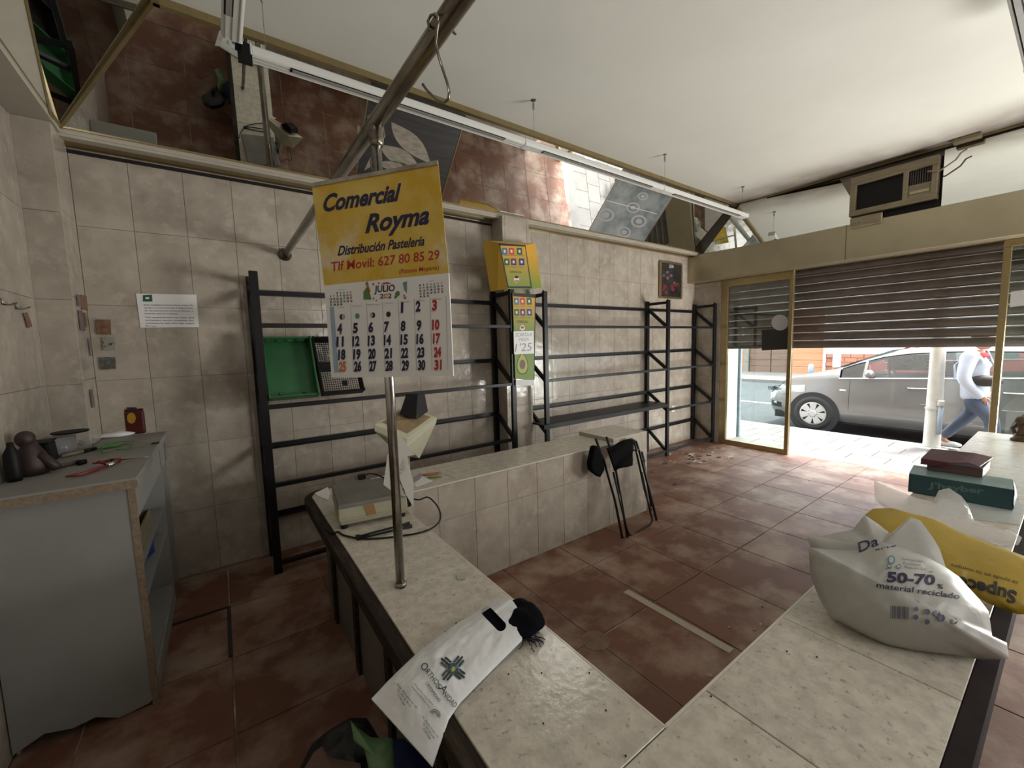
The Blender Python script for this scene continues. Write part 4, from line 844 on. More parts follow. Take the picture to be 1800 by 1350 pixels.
# things on the cabinet top
M['browncloth'] = mat('dark_brown_plastic', (.045, .025, .022), .5); M['redbrown'] = mat('red_tin_paint', (.09, .012, .008), .3, col2=(.05, .01, .008), scale=20); M['yelpr'] = mat('yellow_print', (.40, .22, .02), .4)
M['clearpl'] = mat('cloudy_plastic', (.34, .35, .38), .25, alpha=.55); M['redpl'] = mat('red_plastic', (.19, .02, .022), .35); M['greywood'] = mat('grey_wood', (.12, .09, .06), .6); M['greencord'] = mat('green_cord', (.07, .20, .05), .5)
def onC(x, y, z=CH): return onZ(x, y, z)
def pt(x, y, Y): return onY(x, y, Y)
tin = thing('biscuit_tin', 'dark red rounded tin with yellow print standing on the cabinet by the tiled wall', 'tin', (-.46, 3.30, CH))
tb = onZ(240, 764, CH); TY = tb.y; MB().box((tb.x-.052, TY, CH+.001), (tb.x+.052, TY+.07, CH+.165)).build('tin_body', 'redbrown', tin, bevel=.016, seg=3)
MB().box((tb.x-.050, TY+.002, CH+.16), (tb.x+.050, TY+.068, CH+.172)).build('tin_lid', 'redbrown', tin, bevel=.006)
sf = splane((0, TY-.001, 0), (0, -1, 0)); disc(231, 735, 8, 10, 'yelpr', sf, tin, 'yellow_emblem', n=9); shape([(223, 716), (240, 716), (241, 722), (224, 722)], 'black_ink', sf, tin, 'dark_band')
fg = thing('dark_figurine', 'dark brown seated figurine at the left end of the cabinet top', 'figurine', (-.70, 2.95, CH))
fc = onX(54, 800, -.725); FY = fc.y; MB().lathe((fc.x, FY, CH), [(.05, .0), (.058, .04), (.05, .09), (.03, .13), (.022, .15)], 16).build('body', 'browncloth', fg, smooth=True)
MB().ball((fc.x-.01, FY, CH+.165), .034, 14, (1, 1, 1.1)).build('head', 'browncloth', fg, smooth=True)
MB().tube([(fc.x+.03, FY-.02, CH+.09), (fc.x+.06, FY-.02, CH+.05), (fc.x+.085, FY-.03, CH+.02)], [.022, .020, .018], 10).build('arm', 'browncloth', fg, smooth=True)
c0 = onX(20, 800, -.755); tag(MB().lathe((c0.x, c0.y, CH), [(.022, 0), (.028, .02), (.026, .12), (.012, .15), (.010, .17)], 14).build('dark_bottle', 'bplastic', smooth=True), 'dark narrow bottle at the left edge of the cabinet top', 'bottle')
bx = onZ(86, 803, CH); TBY = bx.y; pk_ = thing('plastic_tub', 'dark plastic tub with open lid on the cabinet beside the figurine', 'tub', (bx.x, 3.05, CH))
MB().hexa([Vector((bx.x-.06, 3.0, CH+.001)), Vector((bx.x+.06, 3.0, CH+.001)), Vector((bx.x+.06, 3.10, CH+.001)), Vector((bx.x-.06, 3.10, CH+.001))], [Vector((bx.x-.05, 2.99, CH+.10)), Vector((bx.x+.05, 2.99, CH+.10)), Vector((bx.x+.05, 3.11, CH+.10)), Vector((bx.x-.05, 3.11, CH+.10))]).build('tub_body', 'bplastic', pk_, bevel=.008, seg=2)
MB().box((bx.x-.075, 2.985, CH+.10), (bx.x+.055, 3.115, CH+.108)).build('tub_lid', 'bplastic', pk_, bevel=.003)
bx = onZ(124, 788, CH); CTY = bx.y; pk_ = thing('clear_tub', 'cloudy clear plastic tub with dark lid on the cabinet by the corner', 'tub', (bx.x, 3.2, CH))
MB().lathe((bx.x, 3.2, CH), [(.055, 0), (.062, .01), (.070, .10)], 20).build('tub_body', 'clearpl', pk_, smooth=True); MB().lathe((bx.x+.05, 3.2, CH+.115), [(.001, 0), (.072, .002), (.075, .01), (.001, .014)], 20).build('tub_lid', 'bplastic', pk_)
blob('crumpled_bag', 'crumpled clear plastic bag on the cabinet in front of the tub', 'bag', tuple(onC(148, 785)+Vector((0, 0, .026))), .04, 'clearpl', .5, (1.2, .9, .8), 2.4, 3)
blob('white_cloth', 'folded white cloth lying behind the tools on the cabinet', 'cloth', tuple(onC(205, 768)+Vector((0, 0, .016))), .055, 'paper', .25, (1.7, .9, .35), 2, 5)
def tool(nm, label, cat, parts):
    nm = {'green_cord': 'cord_bundle', 'rubber_cap': 'rubber_stopper'}.get(nm, nm); t = thing(nm, label, cat, tuple(parts[0][2][0]))
    for n_, m_, pts, r in parts: MB().tube([Vector(p) for p in pts], r, 10).build(n_, m_, t, smooth=True)
    return t
z = CH+.012
tool('screwdriver', 'screwdriver with red and black handle and long thin blade on the cabinet', 'tool', [('handle', 'redpl', [onC(182, 812, z), onC(192, 811, z), onC(203, 810, z), onC(212, 808, z)], [.007, .012, .013, .009]), ('blade', 'chrome', [onC(212, 808, z), onC(265, 803, z)], .003), ('grip_band', 'bplastic', [onC(196, 811, z), onC(200, 810.5, z)], .0138)])
tool('pliers', 'red handled pliers lying beside the screwdriver on the cabinet', 'tool', [('handle', 'redpl', [onC(115, 838, z), onC(140, 834, z), onC(165, 826, z), onC(188, 819, z)], [.004, .008, .009, .006]), ('handle', 'redpl', [onC(163, 815, z+.01), onC(175, 812, z+.01), onC(190, 816, z)], [.004, .008, .006]), ('jaw', 'chrome', [onC(188, 818, z), onC(200, 814, z), onC(210, 812, z)], [.012, .010, .004])])
tool('kitchen_knife', 'dark handled knife with pale blade near the front edge of the cabinet', 'knife', [('handle', 'greywood', [onC(57, 831, z), onC(75, 826, z), onC(110, 818, z), onC(140, 811, z)], [.009, .012, .011, .010]), ('blade', 'chrome', [onC(40, 834, z-.006), onC(58, 830, z)], [.002, .008])])
tool('wooden_spatula', 'short wooden handled scraper with dark grip behind the knife', 'tool', [('handle', 'acwood', [onC(108, 802, z), onC(130, 797, z), onC(150, 792, z)], [.008, .010, .009]), ('dark_grip', 'bplastic', [onC(148, 793, z), onC(168, 788, z)], [.010, .009])])
tool('rubber_cap', 'small round black rubber cap on the cabinet beside the knife', 'cap', [('cap', 'bplastic', [onC(137, 814, z), onC(150, 811, z)], [.013, .013])])
tool('green_cord', 'bundled green cord with a black plug on the cabinet top', 'cord', [('bundle', 'greencord', [onC(172, 789, z), onC(185, 785, z), onC(205, 783, z), onC(222, 780, z)], [.004, .012, .011, .004]), ('loop', 'greencord', [onC(*p, z) for p in ((222, 780), (232, 782), (228, 788), (200, 792), (180, 797), (177, 790), (190, 779), (220, 776), (238, 776))], .0022), ('lead', 'greencord', [onC(*p, z) for p in ((205, 790), (225, 791), (245, 785), (270, 779))], .0022), ('plug', 'bplastic', [onC(266, 780, z), onC(280, 778, z)], .005)])

# ---- pharmacy bag lying across the counter edge
M['bagwhite'] = mat('white_bag_plastic', (.80, .81, .83), .35, bump=.35, bscale=22, sub=.2); M['bagprint'] = mat('dark_green_print', (.012, .035, .04), .5)
ob = thing('shop_bag', 'white printed plastic bag with a black scarf lying across the counter edge', 'bag', (.45, .95, HZ))
LP = [onZ(872, 1057, HZ+.022), onZ(844, 1073, HZ+.016), onZ(800, 1100, HZ+.012), onZ(735, 1148, HZ+.012), onZ(679, 1201, HZ+.012), onZ(653, 1229, HZ-.005)]
RP = [onZ(918, 1126, HZ+.022), onZ(893, 1152, HZ+.016), onZ(847, 1198, HZ+.010), onZ(810, 1236, HZ+.010), onZ(789, 1266, HZ+.004), onZ(760, 1348, HZ-.03)]
VV = [0, .10, .30, .56, .78, 1]
def pl(P, v):
    for i in range(5):
        if v <= VV[i+1]: f = (v-VV[i])/(VV[i+1]-VV[i]); return P[i].lerp(P[i+1], f)
    return P[5].copy()
def obag(u, v, top):      # u across, v from the mouth to the bottom seam
    a = pl(LP, v); b = pl(RP, v); p = a.lerp(b, u)
    ax = (pl(LP, 0)-pl(LP, .3)).normalized(); p += ax*.030*math.sin(PI*u)*max(0, 1-v*2.2)
    ed = (max(0, math.sin(PI*u))**.6)*(1 if v < .5 else max(0, 1-((v-.5)/.5)**2.4)); th = .034*ed+.0014
    n1 = noise.noise(Vector((u*3, v*6, 1.5)))*.008*ed+(noise.noise(Vector((u*8, v*14, 4)))+.35*noise.noise(Vector((u*15, v*22, 7))))*.003*(ed**.5)
    p.z += (th+n1 if top else -min(th, .012)*.9)
    if v < .56: p.z = max(p.z, HZ+.0015)
    return p
def proj(P):
    d = P-CAM; k = d.dot(_f); return Vector((900+FPX*d.dot(_r)/k, 675-FPX*d.dot(_u)/k))
g = MB(); NU, NV = 90, 140
vs = [obag(i/NU, j/NV, True) for j in range(NV+1) for i in range(NU+1)]
def hole(i, j):
    q = proj((vs[j*(NU+1)+i]+vs[(j+1)*(NU+1)+i+1])/2); A_, B_ = Vector((856, 1075)), Vector((880, 1100)); t_ = max(0, min(1, (q-A_).dot(B_-A_)/(B_-A_).length_squared)); return (q-A_-(B_-A_)*t_).length < 9.5
fs, cut = [], []
for j in range(NV):
    for i in range(NU): (cut if hole(i, j) else fs).append((j*(NU+1)+i, j*(NU+1)+i+1, (j+1)*(NU+1)+i+1, (j+1)*(NU+1)+i))
rimv = {i for f in fs for i in f} & {i for f in cut for i in f}
for i in rimv:      # round the rim of the punched handle
    q = proj(vs[i]); A_, B_ = Vector((856, 1075)), Vector((880, 1100)); t_ = max(0, min(1, (q-A_).dot(B_-A_)/(B_-A_).length_squared)); c_ = A_+(B_-A_)*t_
    dq = c_+(q-c_).normalized()*9.5-q; k_ = (vs[i]-CAM).dot(_f)/FPX; vs[i] = vs[i]+(_r*dq.x-_u*dq.y)*k_
g.add(vs, fs); front = g.build('bag_front', 'bagwhite', ob, smooth=True)
MB().grid(lambda u, v: obag(u, v, False), NU, NV).build('bag_back', 'bagwhite', ob, smooth=True)
M['scarf'] = mat('black_knit', (.006, .0055, .008), 1.0, spec=.1, bump=.5, bscale=90); 
g = MB(); g.grid(lambda u, v: obag(.10+.80*u, .01+.9*v, True)-Vector((0, 0, .009+.004*abs(u-.5))), 16, 24); g.build('scarf_inside', 'scarf', ob, smooth=True)
scf = tag(MB().ball(onZ(916, 1086, HZ+.030), .070, 22, (1.0, 1.15, .45)).build('black_scarf', 'scarf', smooth=True, sub=1), 'black knitted scarf with navy fringe sticking out of the pharmacy bag mouth', 'scarf')
me = scf.data; o_ = scf.location.copy()
for v in me.vertices: v.co *= 1+.26*noise.noise(v.co*24)
for v in me.vertices: v.co.z = max(v.co.z, HZ+.002-o_.z)
M['fringe'] = mat('navy_fringe', (.010, .009, .035), .9); fr_ = MB()
for i in range(26):
    a = onZ(918+random.uniform(-8, 16), 1112+random.uniform(-6, 12), HZ+.012); an = random.uniform(-1.9, .5); p = [a]
    for k in range(4): an += random.uniform(-.8, .8); p.append(p[-1]+Vector((math.cos(an), math.sin(an), 0))*.011); p[-1].z = HZ+.003+.008*random.random()*(3-k)
    fr_.tube(p, .0013, 5)
o = fr_.build('fringe', 'fringe', scf); o['kind'] = 'stuff'
tag(MB().tube([onZ(*p, HZ+.003) for p in ((786, 1112), (792, 1106), (799, 1103), (802, 1094))], .0018, 6).box(onZ(785, 1111, HZ+.001)-Vector((.006, .002, 0)), onZ(785, 1111, HZ+.001)+Vector((.006, .003, .003))).build('yarn_scrap', 'fringe'), 'scrap of navy yarn on the counter beside the pharmacy bag', 'yarn')
FS = smesh(front); w8 = lambda x, y: (640+x/4.355, 1040+y/4.355)
def ot(s, a, b, h, m='bagprint', **k): text(s, w8(*a), w8(*b), h/4.355, m, FS, ob, off=.0022, **k)
ot('O', (425, 578), (465, 610), 58, name='brand_lettering'); ot('RTHO', (466, 612), (548, 718), 42, name='brand_lettering'); ot('S', (545, 722), (566, 750), 42, name='brand_lettering'); ot('A', (572, 742), (606, 782), 58, name='brand_lettering'); ot('NIDAD', (600, 788), (688, 890), 42, name='brand_lettering')
ot('ORTOPEDIAS', (465, 700), (572, 845), 22, name='brand_lettering', bold=.01)
for i, l in enumerate(['Ortopedia Comunitaria', 'Nuestros productos en Venta']): ot(l, (376+i*-14, 706+i*22), (522-i*24, 868+i*22), 13, name='small_print')
for i, l in enumerate(['Avda. Almogavares, 18', 'Tel. 957 40 90 53', 'CORDOBA']): ot(l, (246-i*0+i*4, 708+i*40), (395-i*46, 892-i*8+i*0), 15, name='small_print')
for i, l in enumerate(['Pl. Matias Prats, s/n', 'Tel. 957 28 10 86', 'CORDOBA']): ot(l, (442+i*4, 962+i*45), (562-i*30, 1120+i*8), 15, name='small_print')
cx_, cy_ = 680, 585
for k in range(4):
    an = math.radians(-50+k*90)
    for j in (-1, 0, 1):
        L0, L1 = 38, (112 if j == 0 else 96); dx, dy = math.cos(an), math.sin(an); ox, oy = -dy*j*25, dx*j*25; ww = 8.5
        shape([w8(cx_+ox+dx*L0*1.+dy*ww, cy_+oy+dy*L0-dx*ww), w8(cx_+ox+dx*L1+dy*ww, cy_+oy+dy*L1-dx*ww), w8(cx_+ox+dx*(L1+7), cy_+oy+dy*(L1+7)), w8(cx_+ox+dx*L1-dy*ww, cy_+oy+dy*L1+dx*ww), w8(cx_+ox+dx*L0-dy*ww, cy_+oy+dy*L0+dx*ww)], 'bagprint', FS, ob, 'hands_logo', off=.0024)
disc(*w8(cx_, cy_), 9.5, 9.5, 'bagprint', FS, ob, 'hands_logo', off=.0026); disc(*w8(cx_-4, cy_+4), 5.5, 5.5, 'avo', FS, ob, 'hands_logo', off=.0030); disc(*w8(cx_+28, cy_-8), 3, 3, 'teal_ink', FS, ob, 'hands_logo', off=.0034)
for r in (44, 33, 22):
    pts = [w8(540+r*math.cos(math.radians(a)), 945+r*math.sin(math.radians(a))) for a in range(-150, 31, 20)]+[w8(540+(r-5)*math.cos(math.radians(a)), 945+(r-5)*math.sin(math.radians(a))) for a in range(30, -151, -20)]
    shape(pts, 'bagprint', FS, ob, 'arch_logo', off=.0022)

# ---- bags on the right arm of the counter
def silbag(name, label, cat, out, ctr, plane_pts, bulge, m, thing_loc, amp=.010, back=.35, nr=14, freq=9, seed=0, dz=None, zmin=None):
    zmin = HZ+.004 if zmin is None else zmin
    p0, p1, p2 = [Vector(p) for p in plane_pts]; n = (p1-p0).cross(p2-p0).normalized()
    if (CAM-p0).dot(n) < 0: n = -n
    c = Vector(ctr); th = []; N = len(out)*4
    for i in range(N):
        a = i/4; k = int(a); f = a-k; f = f*f*(3-2*f) if False else f; th.append(Vector(out[k]).lerp(Vector(out[(k+1) % len(out)]), f))
    t = thing(name, label, cat, thing_loc)
    def fn(sgn):
        def g_(u, v):
            i = int(round(u*N)) % N; q = c+(th[i]-c)*v; b = (max(0, 1-v**2.2))**.6
            P = onP(q.x, q.y, p0, n); w = noise.noise(Vector((q.x/80+seed, q.y/80, 0)))+.45*noise.noise(Vector((q.x/26, q.y/26, seed)))+.5*noise.noise(Vector((q.x/60, (q.x+q.y)/22, seed+3)))
            if sgn > 0: P = P+(CAM-P).normalized()*(bulge*b+amp*w*(.25+b)*min(1, (1-v)*6))
            else: P = P-(CAM-P).normalized()*(bulge*back*b)
            P.z = max(P.z, zmin); return P
        return g_
    f = MB(); f.grid(fn(1), N, nr, True); fo_ = f.build('bag_front', m, t, smooth=True)
    f = MB(); f.grid(fn(-1), N, 6, True); f.build('bag_back', m, t, smooth=True); return t, fo_
M['bagcream'] = mat('translucent_white_bag', (.47, .465, .44), .4, bump=.3, bscale=18, col2=(.42, .41, .385), scale=5, sub=.25); M['bagyellow'] = mat('yellow_bag_plastic', (.40, .27, .012), .4, bump=.3, bscale=18, col2=(.32, .21, .012), scale=4)
yb_pl = [onZ(1500, 1010, HZ+.02), onZ(1790, 1090, HZ+.01), onZ(1560, 905, HZ+.16)]
yo = [(1520, 905), (1535, 894), (1568, 893), (1600, 902), (1640, 912), (1700, 940), (1760, 962), (1802, 978), (1830, 1000), (1830, 1080), (1790, 1080), (1740, 1062), (1700, 1040), (1640, 1010), (1560, 990), (1520, 960)]
yt, yf = silbag('shop_bag', 'yellow printed plastic shopping bag lying behind the big white bag', 'bag', yo, (1680, 985), yb_pl, .055, 'bagyellow', tuple(onZ(1700, 1040, HZ)), .010, seed=4)
YS = smesh(yf)
text('Supeco', (1788, 1040), (1682, 1012), 22, 'black_ink', YS, yt, name='brand_lettering', bold=.03, off=.0015, up=(-.15, 1)); text('te ayuda en tu compra', (1790, 1022), (1672, 990), 6, 'black_ink', YS, yt, name='small_print', off=.0015, up=(-.15, 1))
wb_pl = [onZ(1480, 1085, HZ+.01), onZ(1740, 1160, HZ+.01), onZ(1560, 915, HZ+.25)]
wo = [(1418, 945), (1440, 944), (1470, 936), (1498, 932), (1520, 905), (1545, 922), (1565, 940), (1600, 908), (1618, 915), (1640, 945), (1652, 965), (1662, 1000), (1685, 1015), (1700, 1032), (1722, 1056), (1738, 1075), (1744, 1118), (1770, 1130), (1774, 1158), (1730, 1160), (1640, 1152), (1560, 1142), (1500, 1112), (1462, 1090), (1440, 1052), (1424, 1010), (1420, 975)]
mo_ = [(1418, 945), (1440, 944), (1470, 936), (1498, 932), (1520, 905), (1545, 922), (1565, 938), (1600, 908), (1618, 915), (1640, 945), (1652, 965), (1664, 1002), (1600, 1015), (1500, 1010), (1440, 1000)]
wo = [(1421, 962), (1455, 966), (1495, 968), (1530, 958), (1554, 953), (1590, 964), (1630, 979), (1662, 997), (1685, 1013), (1700, 1030), (1722, 1054), (1738, 1075), (1744, 1118), (1770, 1130), (1774, 1158), (1730, 1160), (1640, 1152), (1560, 1142), (1500, 1112), (1462, 1090), (1440, 1052), (1424, 1010)]
wt, wf2 = silbag('shop_bag', 'large crumpled white plastic bag printed 50-70 on the right counter', 'bag', wo, (1575, 1040), wb_pl, .15, 'bagcream', tuple(onZ(1600, 1130, HZ)), .009, back=.22, nr=22, seed=1)
m_t, m_f = silbag('mouth_tmp', '', '', mo_, (1545, 965), [p+Vector((.035, .02, 0)) for p in wb_pl], .035, 'bagcream', tuple(wt.location), .008, back=.4, nr=12, seed=5)
for c_ in kids(m_t): c_.parent = wt; c_.name = 'bag_mouth'
bpy.data.objects.remove(m_t)
WS = smesh(wf2, m_f); w6 = lambda x, y: (1400+x/3.6475, 830+y/3.6475)
def wt_(s, a, b, h, m='navy_ink', **k): text(s, w6(*a), w6(*b), h/3.6475, m, WS, wt, off=.0015, **k)
wt_('Da', (400, 515), (530, 465), 62, name='brand_lettering', bold=.01, shear=.2); wt_('arte', (505, 503), (640, 475), 14, name='small_print'); wt_('50-70', (578, 700), (888, 722), 62, bold=.035, name='big_figures'); wt_('%', (902, 742), (940, 748), 28, bold=.02, name='big_figures')
wt_('material reciclado', (512, 738), (1045, 812), 34, bold=.012, name='recycling_text'); wt_('Sostenible', (676, 560), (830, 582), 18, name='small_print', m='grey_ink'); wt_('Reduce', (684, 588), (800, 602), 18, name='small_print', m='grey_ink'); wt_('Recicla', (690, 612), (832, 628), 18, name='small_print', m='grey_ink')
shape([w6(*p) for p in ((570, 618), (875, 638), (875, 642), (570, 622))], 'navy_ink', WS, wt, 'rule', off=.0015)
for (x, y, rx, ry, ro) in ((608, 562, 24, 30, 0), (596, 602, 18, 12, .6), (655, 604, 18, 12, -.6)): disc(*w6(x, y), rx/3.65, ry/3.65, 'teal_ink', WS, wt, 'leaf_emblem', off=.0015, rot=ro); disc(*w6(x, y), rx/5.5, ry/5.5, 'bagcream', WS, wt, 'leaf_emblem', off=.0022, rot=ro)
M['greyblue'] = mat('grey_blue_print', (.12, .13, .18), .6)
for i in range(11): x = 602+i*11; shape([w6(x, 855+i), w6(x+(7 if i % 3 else 4), 855+i), w6(x+(7 if i % 3 else 4), 938+i*.6), w6(x, 938+i*.6)], 'greyblue', WS, wt, 'bar_stripes', off=.0015)
for x, y, r in ((768, 878, 16), (765, 930, 18), (838, 895, 20), (838, 960, 18), (900, 905, 22), (928, 935, 26), (1012, 955, 22)): disc(*w6(x, y), r/3.65, r/3.65, 'greyblue', WS, wt, 'care_symbol', off=.0015, n=7)
# clear film bag between the yellow bag and the boxes
M['film'] = mat('crinkled_clear_film', (.62, .60, .57), .22, alpha=.4, bump=.5, bscale=25); fl_pl = [onZ(1540, 930, HZ+.03), onZ(1780, 950, HZ+.015), onZ(1560, 860, HZ+.13)]
fo2 = [(1536, 845), (1560, 855), (1610, 875), (1640, 882), (1650, 862), (1668, 858), (1690, 872), (1702, 888), (1712, 915), (1760, 930), (1780, 933), (1797, 945), (1790, 958), (1760, 962), (1700, 945), (1640, 928), (1590, 905), (1560, 895), (1538, 880)]
ft, ff_ = silbag('film_bag', 'crinkled clear plastic bag lying between the yellow bag and the shoe box', 'bag', fo2, (1655, 910), fl_pl, .035, 'film', tuple(onZ(1660, 930, HZ)), .010, seed=8, freq=5)
# dark wooden box under the bags
M['plumwood'] = mat('dark_plum_wood', (.045, .018, .018), .5, col2=(.03, .014, .014), scale=4)
tag(MB().hexa([onZ(1742, 1165, HZ-.12), onZ(1800, 1165, HZ-.12), onZ(1830, 1100, HZ-.12), onZ(1745, 1105, HZ-.12)], [onZ(1742, 1060, HZ-.01), onZ(1800, 1062, HZ-.01), onZ(1830, 1010, HZ-.01), onZ(1745, 1015, HZ-.01)]).build('wooden_drawer', 'plumwood', bevel=.003), 'dark plum wooden drawer end hanging beside the yellow bag', 'drawer') if False else None
# shoe boxes
M['tealcard'] = mat('teal_card', (.022, .075, .080), .45, col2=(.016, .055, .06), scale=5); M['tealtop'] = mat('pale_teal_lid', (.17, .26, .24), .4, col2=(.13, .20, .19), scale=6); M['tealprint'] = mat('pale_teal_print', (.10, .16, .16), .5); M['redcard'] = mat('dark_red_card', (.085, .016, .022), .5, col2=(.06, .014, .02), scale=5); M['brownside'] = mat('brown_red_card', (.10, .05, .045), .6)
tbx = thing('shoe_box', 'dark teal shoe box with pale lid on the far right counter', 'box', (3.15, .34, HZ+.003))
f0, f1 = Vector((3.040, .524, 0)), Vector((3.075, .160, 0)); bk2 = Vector((.215, .02, 0))
def z3(v, z): return Vector((v.x, v.y, z))
hb = HZ+.003; ht = onX(1591, 832, 3.03).z; ht = max(ht, HZ+.09)
MB().hexa([z3(f0, hb), z3(f1, hb), z3(f1+bk2, hb), z3(f0+bk2, hb)], [z3(f0, ht), z3(f1, ht), z3(f1+bk2, ht), z3(f0+bk2, ht)]).build('box_body', 'tealcard', tbx, bevel=.002)
MB().hexa([z3(f0, ht), z3(f1, ht), z3(f1+bk2, ht), z3(f0+bk2, ht)], [z3(f0, ht+.002), z3(f1, ht+.002), z3(f1+bk2, ht+.002), z3(f0+bk2, ht+.002)]).build('box_lid', 'tealtop', tbx)
M['plasticend'] = mat('clear_plastic_end', (.20, .25, .26), .6, spec=.2, bump=.6, bscale=25); g = MB(); g.grid(lambda u, v: z3(f1+bk2*u, hb+(ht-hb)*v)+Vector((0, -.012*math.sin(PI*u)*math.sin(PI*v)-.002-.006*abs(noise.noise(Vector((u*5, v*5, 2)))), 0)), 12, 8); g.build('plastic_end', 'plasticend', tbx, smooth=True)
text("J'hayber", (1631, 857), (1729, 868), 10, 'tealprint', splane(f0-Vector((.001, 0, 0)), (f1-f0).cross(Vector((0, 0, 1)))), tbx, name='brand_lettering', bold=.03)
slip('packing_paper', 'sheet of pale packing paper under the teal shoe box', 'paper', [(1640, 905), (1700, 912), (1791, 923), (1796, 895), (1788, 870), (1650, 868)], HZ+.0008, 'bagcream', .0015)
rb_ = thing('shoe_box', 'flattened dark red shoe box stacked on the teal box', 'box', (3.2, .35, ht+.003))
g0 = onX(1629, 816, 3.10); r0, r1 = Vector((3.105, .478, 0)), Vector((3.14, .275, 0)); bk3 = Vector((.22, -.005, 0)); b0, h0 = ht+.003, ht+.062
RX = Vector((.075, 0, .004)); r0 += RX; r1 += RX
lid = [v+RX for v in [Vector((3.08, .50, h0)), Vector((3.10, .39, h0-.004)), Vector((3.11, .325, h0+.008)), Vector((3.12, .285, h0-.004))]]
MB().hexa([z3(r0, b0), z3(r1, b0), z3(r1+bk3, b0), z3(r0+bk3, b0)], [z3(r0, h0-.012), z3(r1, h0-.012), z3(r1+bk3, h0-.012), z3(r0+bk3, h0-.012)]).build('box_body', 'brownside', rb_, bevel=.002)
lb_ = [v+RX for v in [Vector((3.34, .50, h0+.012)), Vector((3.35, .41, h0+.014)), Vector((3.36, .33, h0+.016)), Vector((3.37, .262, h0+.004))]]; m2 = MB()
for i in range(3): m2.hexa([lid[i], lid[i+1], lb_[i+1], lb_[i]], [lid[i]+Vector((0, 0, .003)), lid[i+1]+Vector((0, 0, .003)), lb_[i+1]+Vector((0, 0, .003)), lb_[i]+Vector((0, 0, .003))])
m2.build('box_lid', 'redcard', rb_); MB().hexa([lid[0]-Vector((0, 0, .03)), lid[1]-Vector((0, 0, .022)), lid[1]-Vector((-.003, 0, .022)), lid[0]-Vector((-.003, 0, .03))], [lid[0], lid[1], lid[1]+Vector((.003, 0, 0)), lid[0]+Vector((.003, 0, 0))]).build('lid_rim', 'redcard', rb_)
# carved figure at the far end of the counter
wf3 = thing('carved_figure', 'small carved wooden figure at the far end of the right counter', 'figurine', (5.13, .255, HZ))
P0 = onZ(1797, 775, HZ); M['carved'] = mat('carved_brown_wood', (.16, .10, .055), .6, col2=(.08, .05, .03), scale=30)
MB().lathe((P0.x, P0.y, HZ), [(.062, 0), (.066, .012), (.05, .03), (.048, .045)], 18).build('base', 'carved', wf3, smooth=True)
MB().lathe((P0.x, P0.y, HZ+.045), [(.040, 0), (.034, .03), (.030, .06), (.036, .085), (.025, .10)], 14).build('body', 'carved', wf3, smooth=True)
MB().ball((P0.x-.005, P0.y+.005, HZ+.165), .042, 14, (1.1, 1.1, .75)).build('head', 'carved', wf3, smooth=True)
MB().tube([(P0.x, P0.y+.03, HZ+.13), (P0.x-.02, P0.y+.055, HZ+.10), (P0.x-.02, P0.y+.04, HZ+.06)], .012, 8).build('arm', 'carved', wf3, smooth=True)

# ---- floor odds and ends
M['flake'] = mat('pale_plaster_flake', (.55, .49, .38), .85, perobj=.25, col2=(.28, .22, .15), scale=40)
M['darkleaf'] = mat('dry_leaf', (.07, .045, .028), .8, perobj=.3)
def flake(px, py, r, m, label, grp, z=0):
    c = onZ(px, py, z); n = random.randint(5, 7); a0 = random.random()*6; k = random.uniform(.55, 1); top = []
    for i in range(n): a = a0+2*PI*i/n; rr = r*random.uniform(.6, 1.1); top.append(c+Vector((math.cos(a)*rr, math.sin(a)*rr*k, .0012+.35*r*random.random())))
    mb = MB(); mb.prism(top, (0, 0, .0022)); lowest = min(v.z for v in mb.v)
    for v in mb.v: v.z -= lowest-z-.0006
    o = mb.build('plaster_flake' if m == 'flake' else 'dry_leaf', m); return tag(o, label, 'debris', grp)
gl = 'flakes scattered below the rack by the shop front'
lb = 'pale curled plaster flake among the litter below the rack'
for cx, cy, n_, sx_, sy_ in ((1190, 797, 8, 13, 4), (1208, 801, 5, 8, 3), (1222, 800, 10, 13, 5), (1234, 789, 6, 8, 3), (1253, 801, 8, 12, 4), (1283, 803, 7, 8, 3), (1226, 811, 8, 12, 4), (1183, 811, 3, 7, 2), (1268, 789, 3, 10, 2), (1311, 790, 4, 10, 2)):
    for k in range(n_): flake(random.gauss(cx, sx_*.6), random.gauss(cy, sy_*.6), random.uniform(.014, .042), 'flake' if random.random() < .62 else 'darkleaf', lb if True else '', gl)
for o in [o for o in bpy.data.objects if o.name.startswith('dry_leaf')]: o['label'] = 'dark dry leaf among the litter below the rack'; o['group'] = 'dry leaves below the rack by the shop front'
flake(1169, 815, .05, 'darkleaf', 'largest dark dry leaf beside the foot of the rack upright', None).pop('group', None) if False else None
def one(px, py, r, m, label): o = flake(px, py, r, m, label, None); o.pop('group', None) if 'group' in o else None; return o
one(1169, 815, .055, 'darkleaf', 'largest dark dry leaf left of the litter by the rack foot'); one(1186, 852, .03, 'darkleaf', 'dark dry leaf alone on the tiles right of the stool')
one(1375, 837, .028, 'flake', 'white paper scrap on the tiles in front of the doorway').scale = (1, .4, 1)
one(1422, 846, .010, 'darkleaf', 'tiny dark crumb on the tiles left of the shoe boxes')
gl = 'white crumbs on the terracotta tiles'
for px, py, r in ((1282, 1103, .012), (1298, 1094, .005), (1302, 1104, .005), (1326, 1107, .013), (1337, 1098, .012), (1322, 1045, .005), (1247, 1188, .016), (1236, 1043, .003), (1029, 1001, .010)): flake(px, py, r, 'flake', 'small white crumb on the terracotta tiles near the counter corner', gl)
one(1340, 1067, .008, 'darkleaf', 'small dark crumb on the tiles near the white bag'); one(1151, 1056, .010, 'darkleaf', 'small dark crumb beside the masking tape strip')
M['tape'] = mat('masking_tape', (.42, .36, .28), .7)
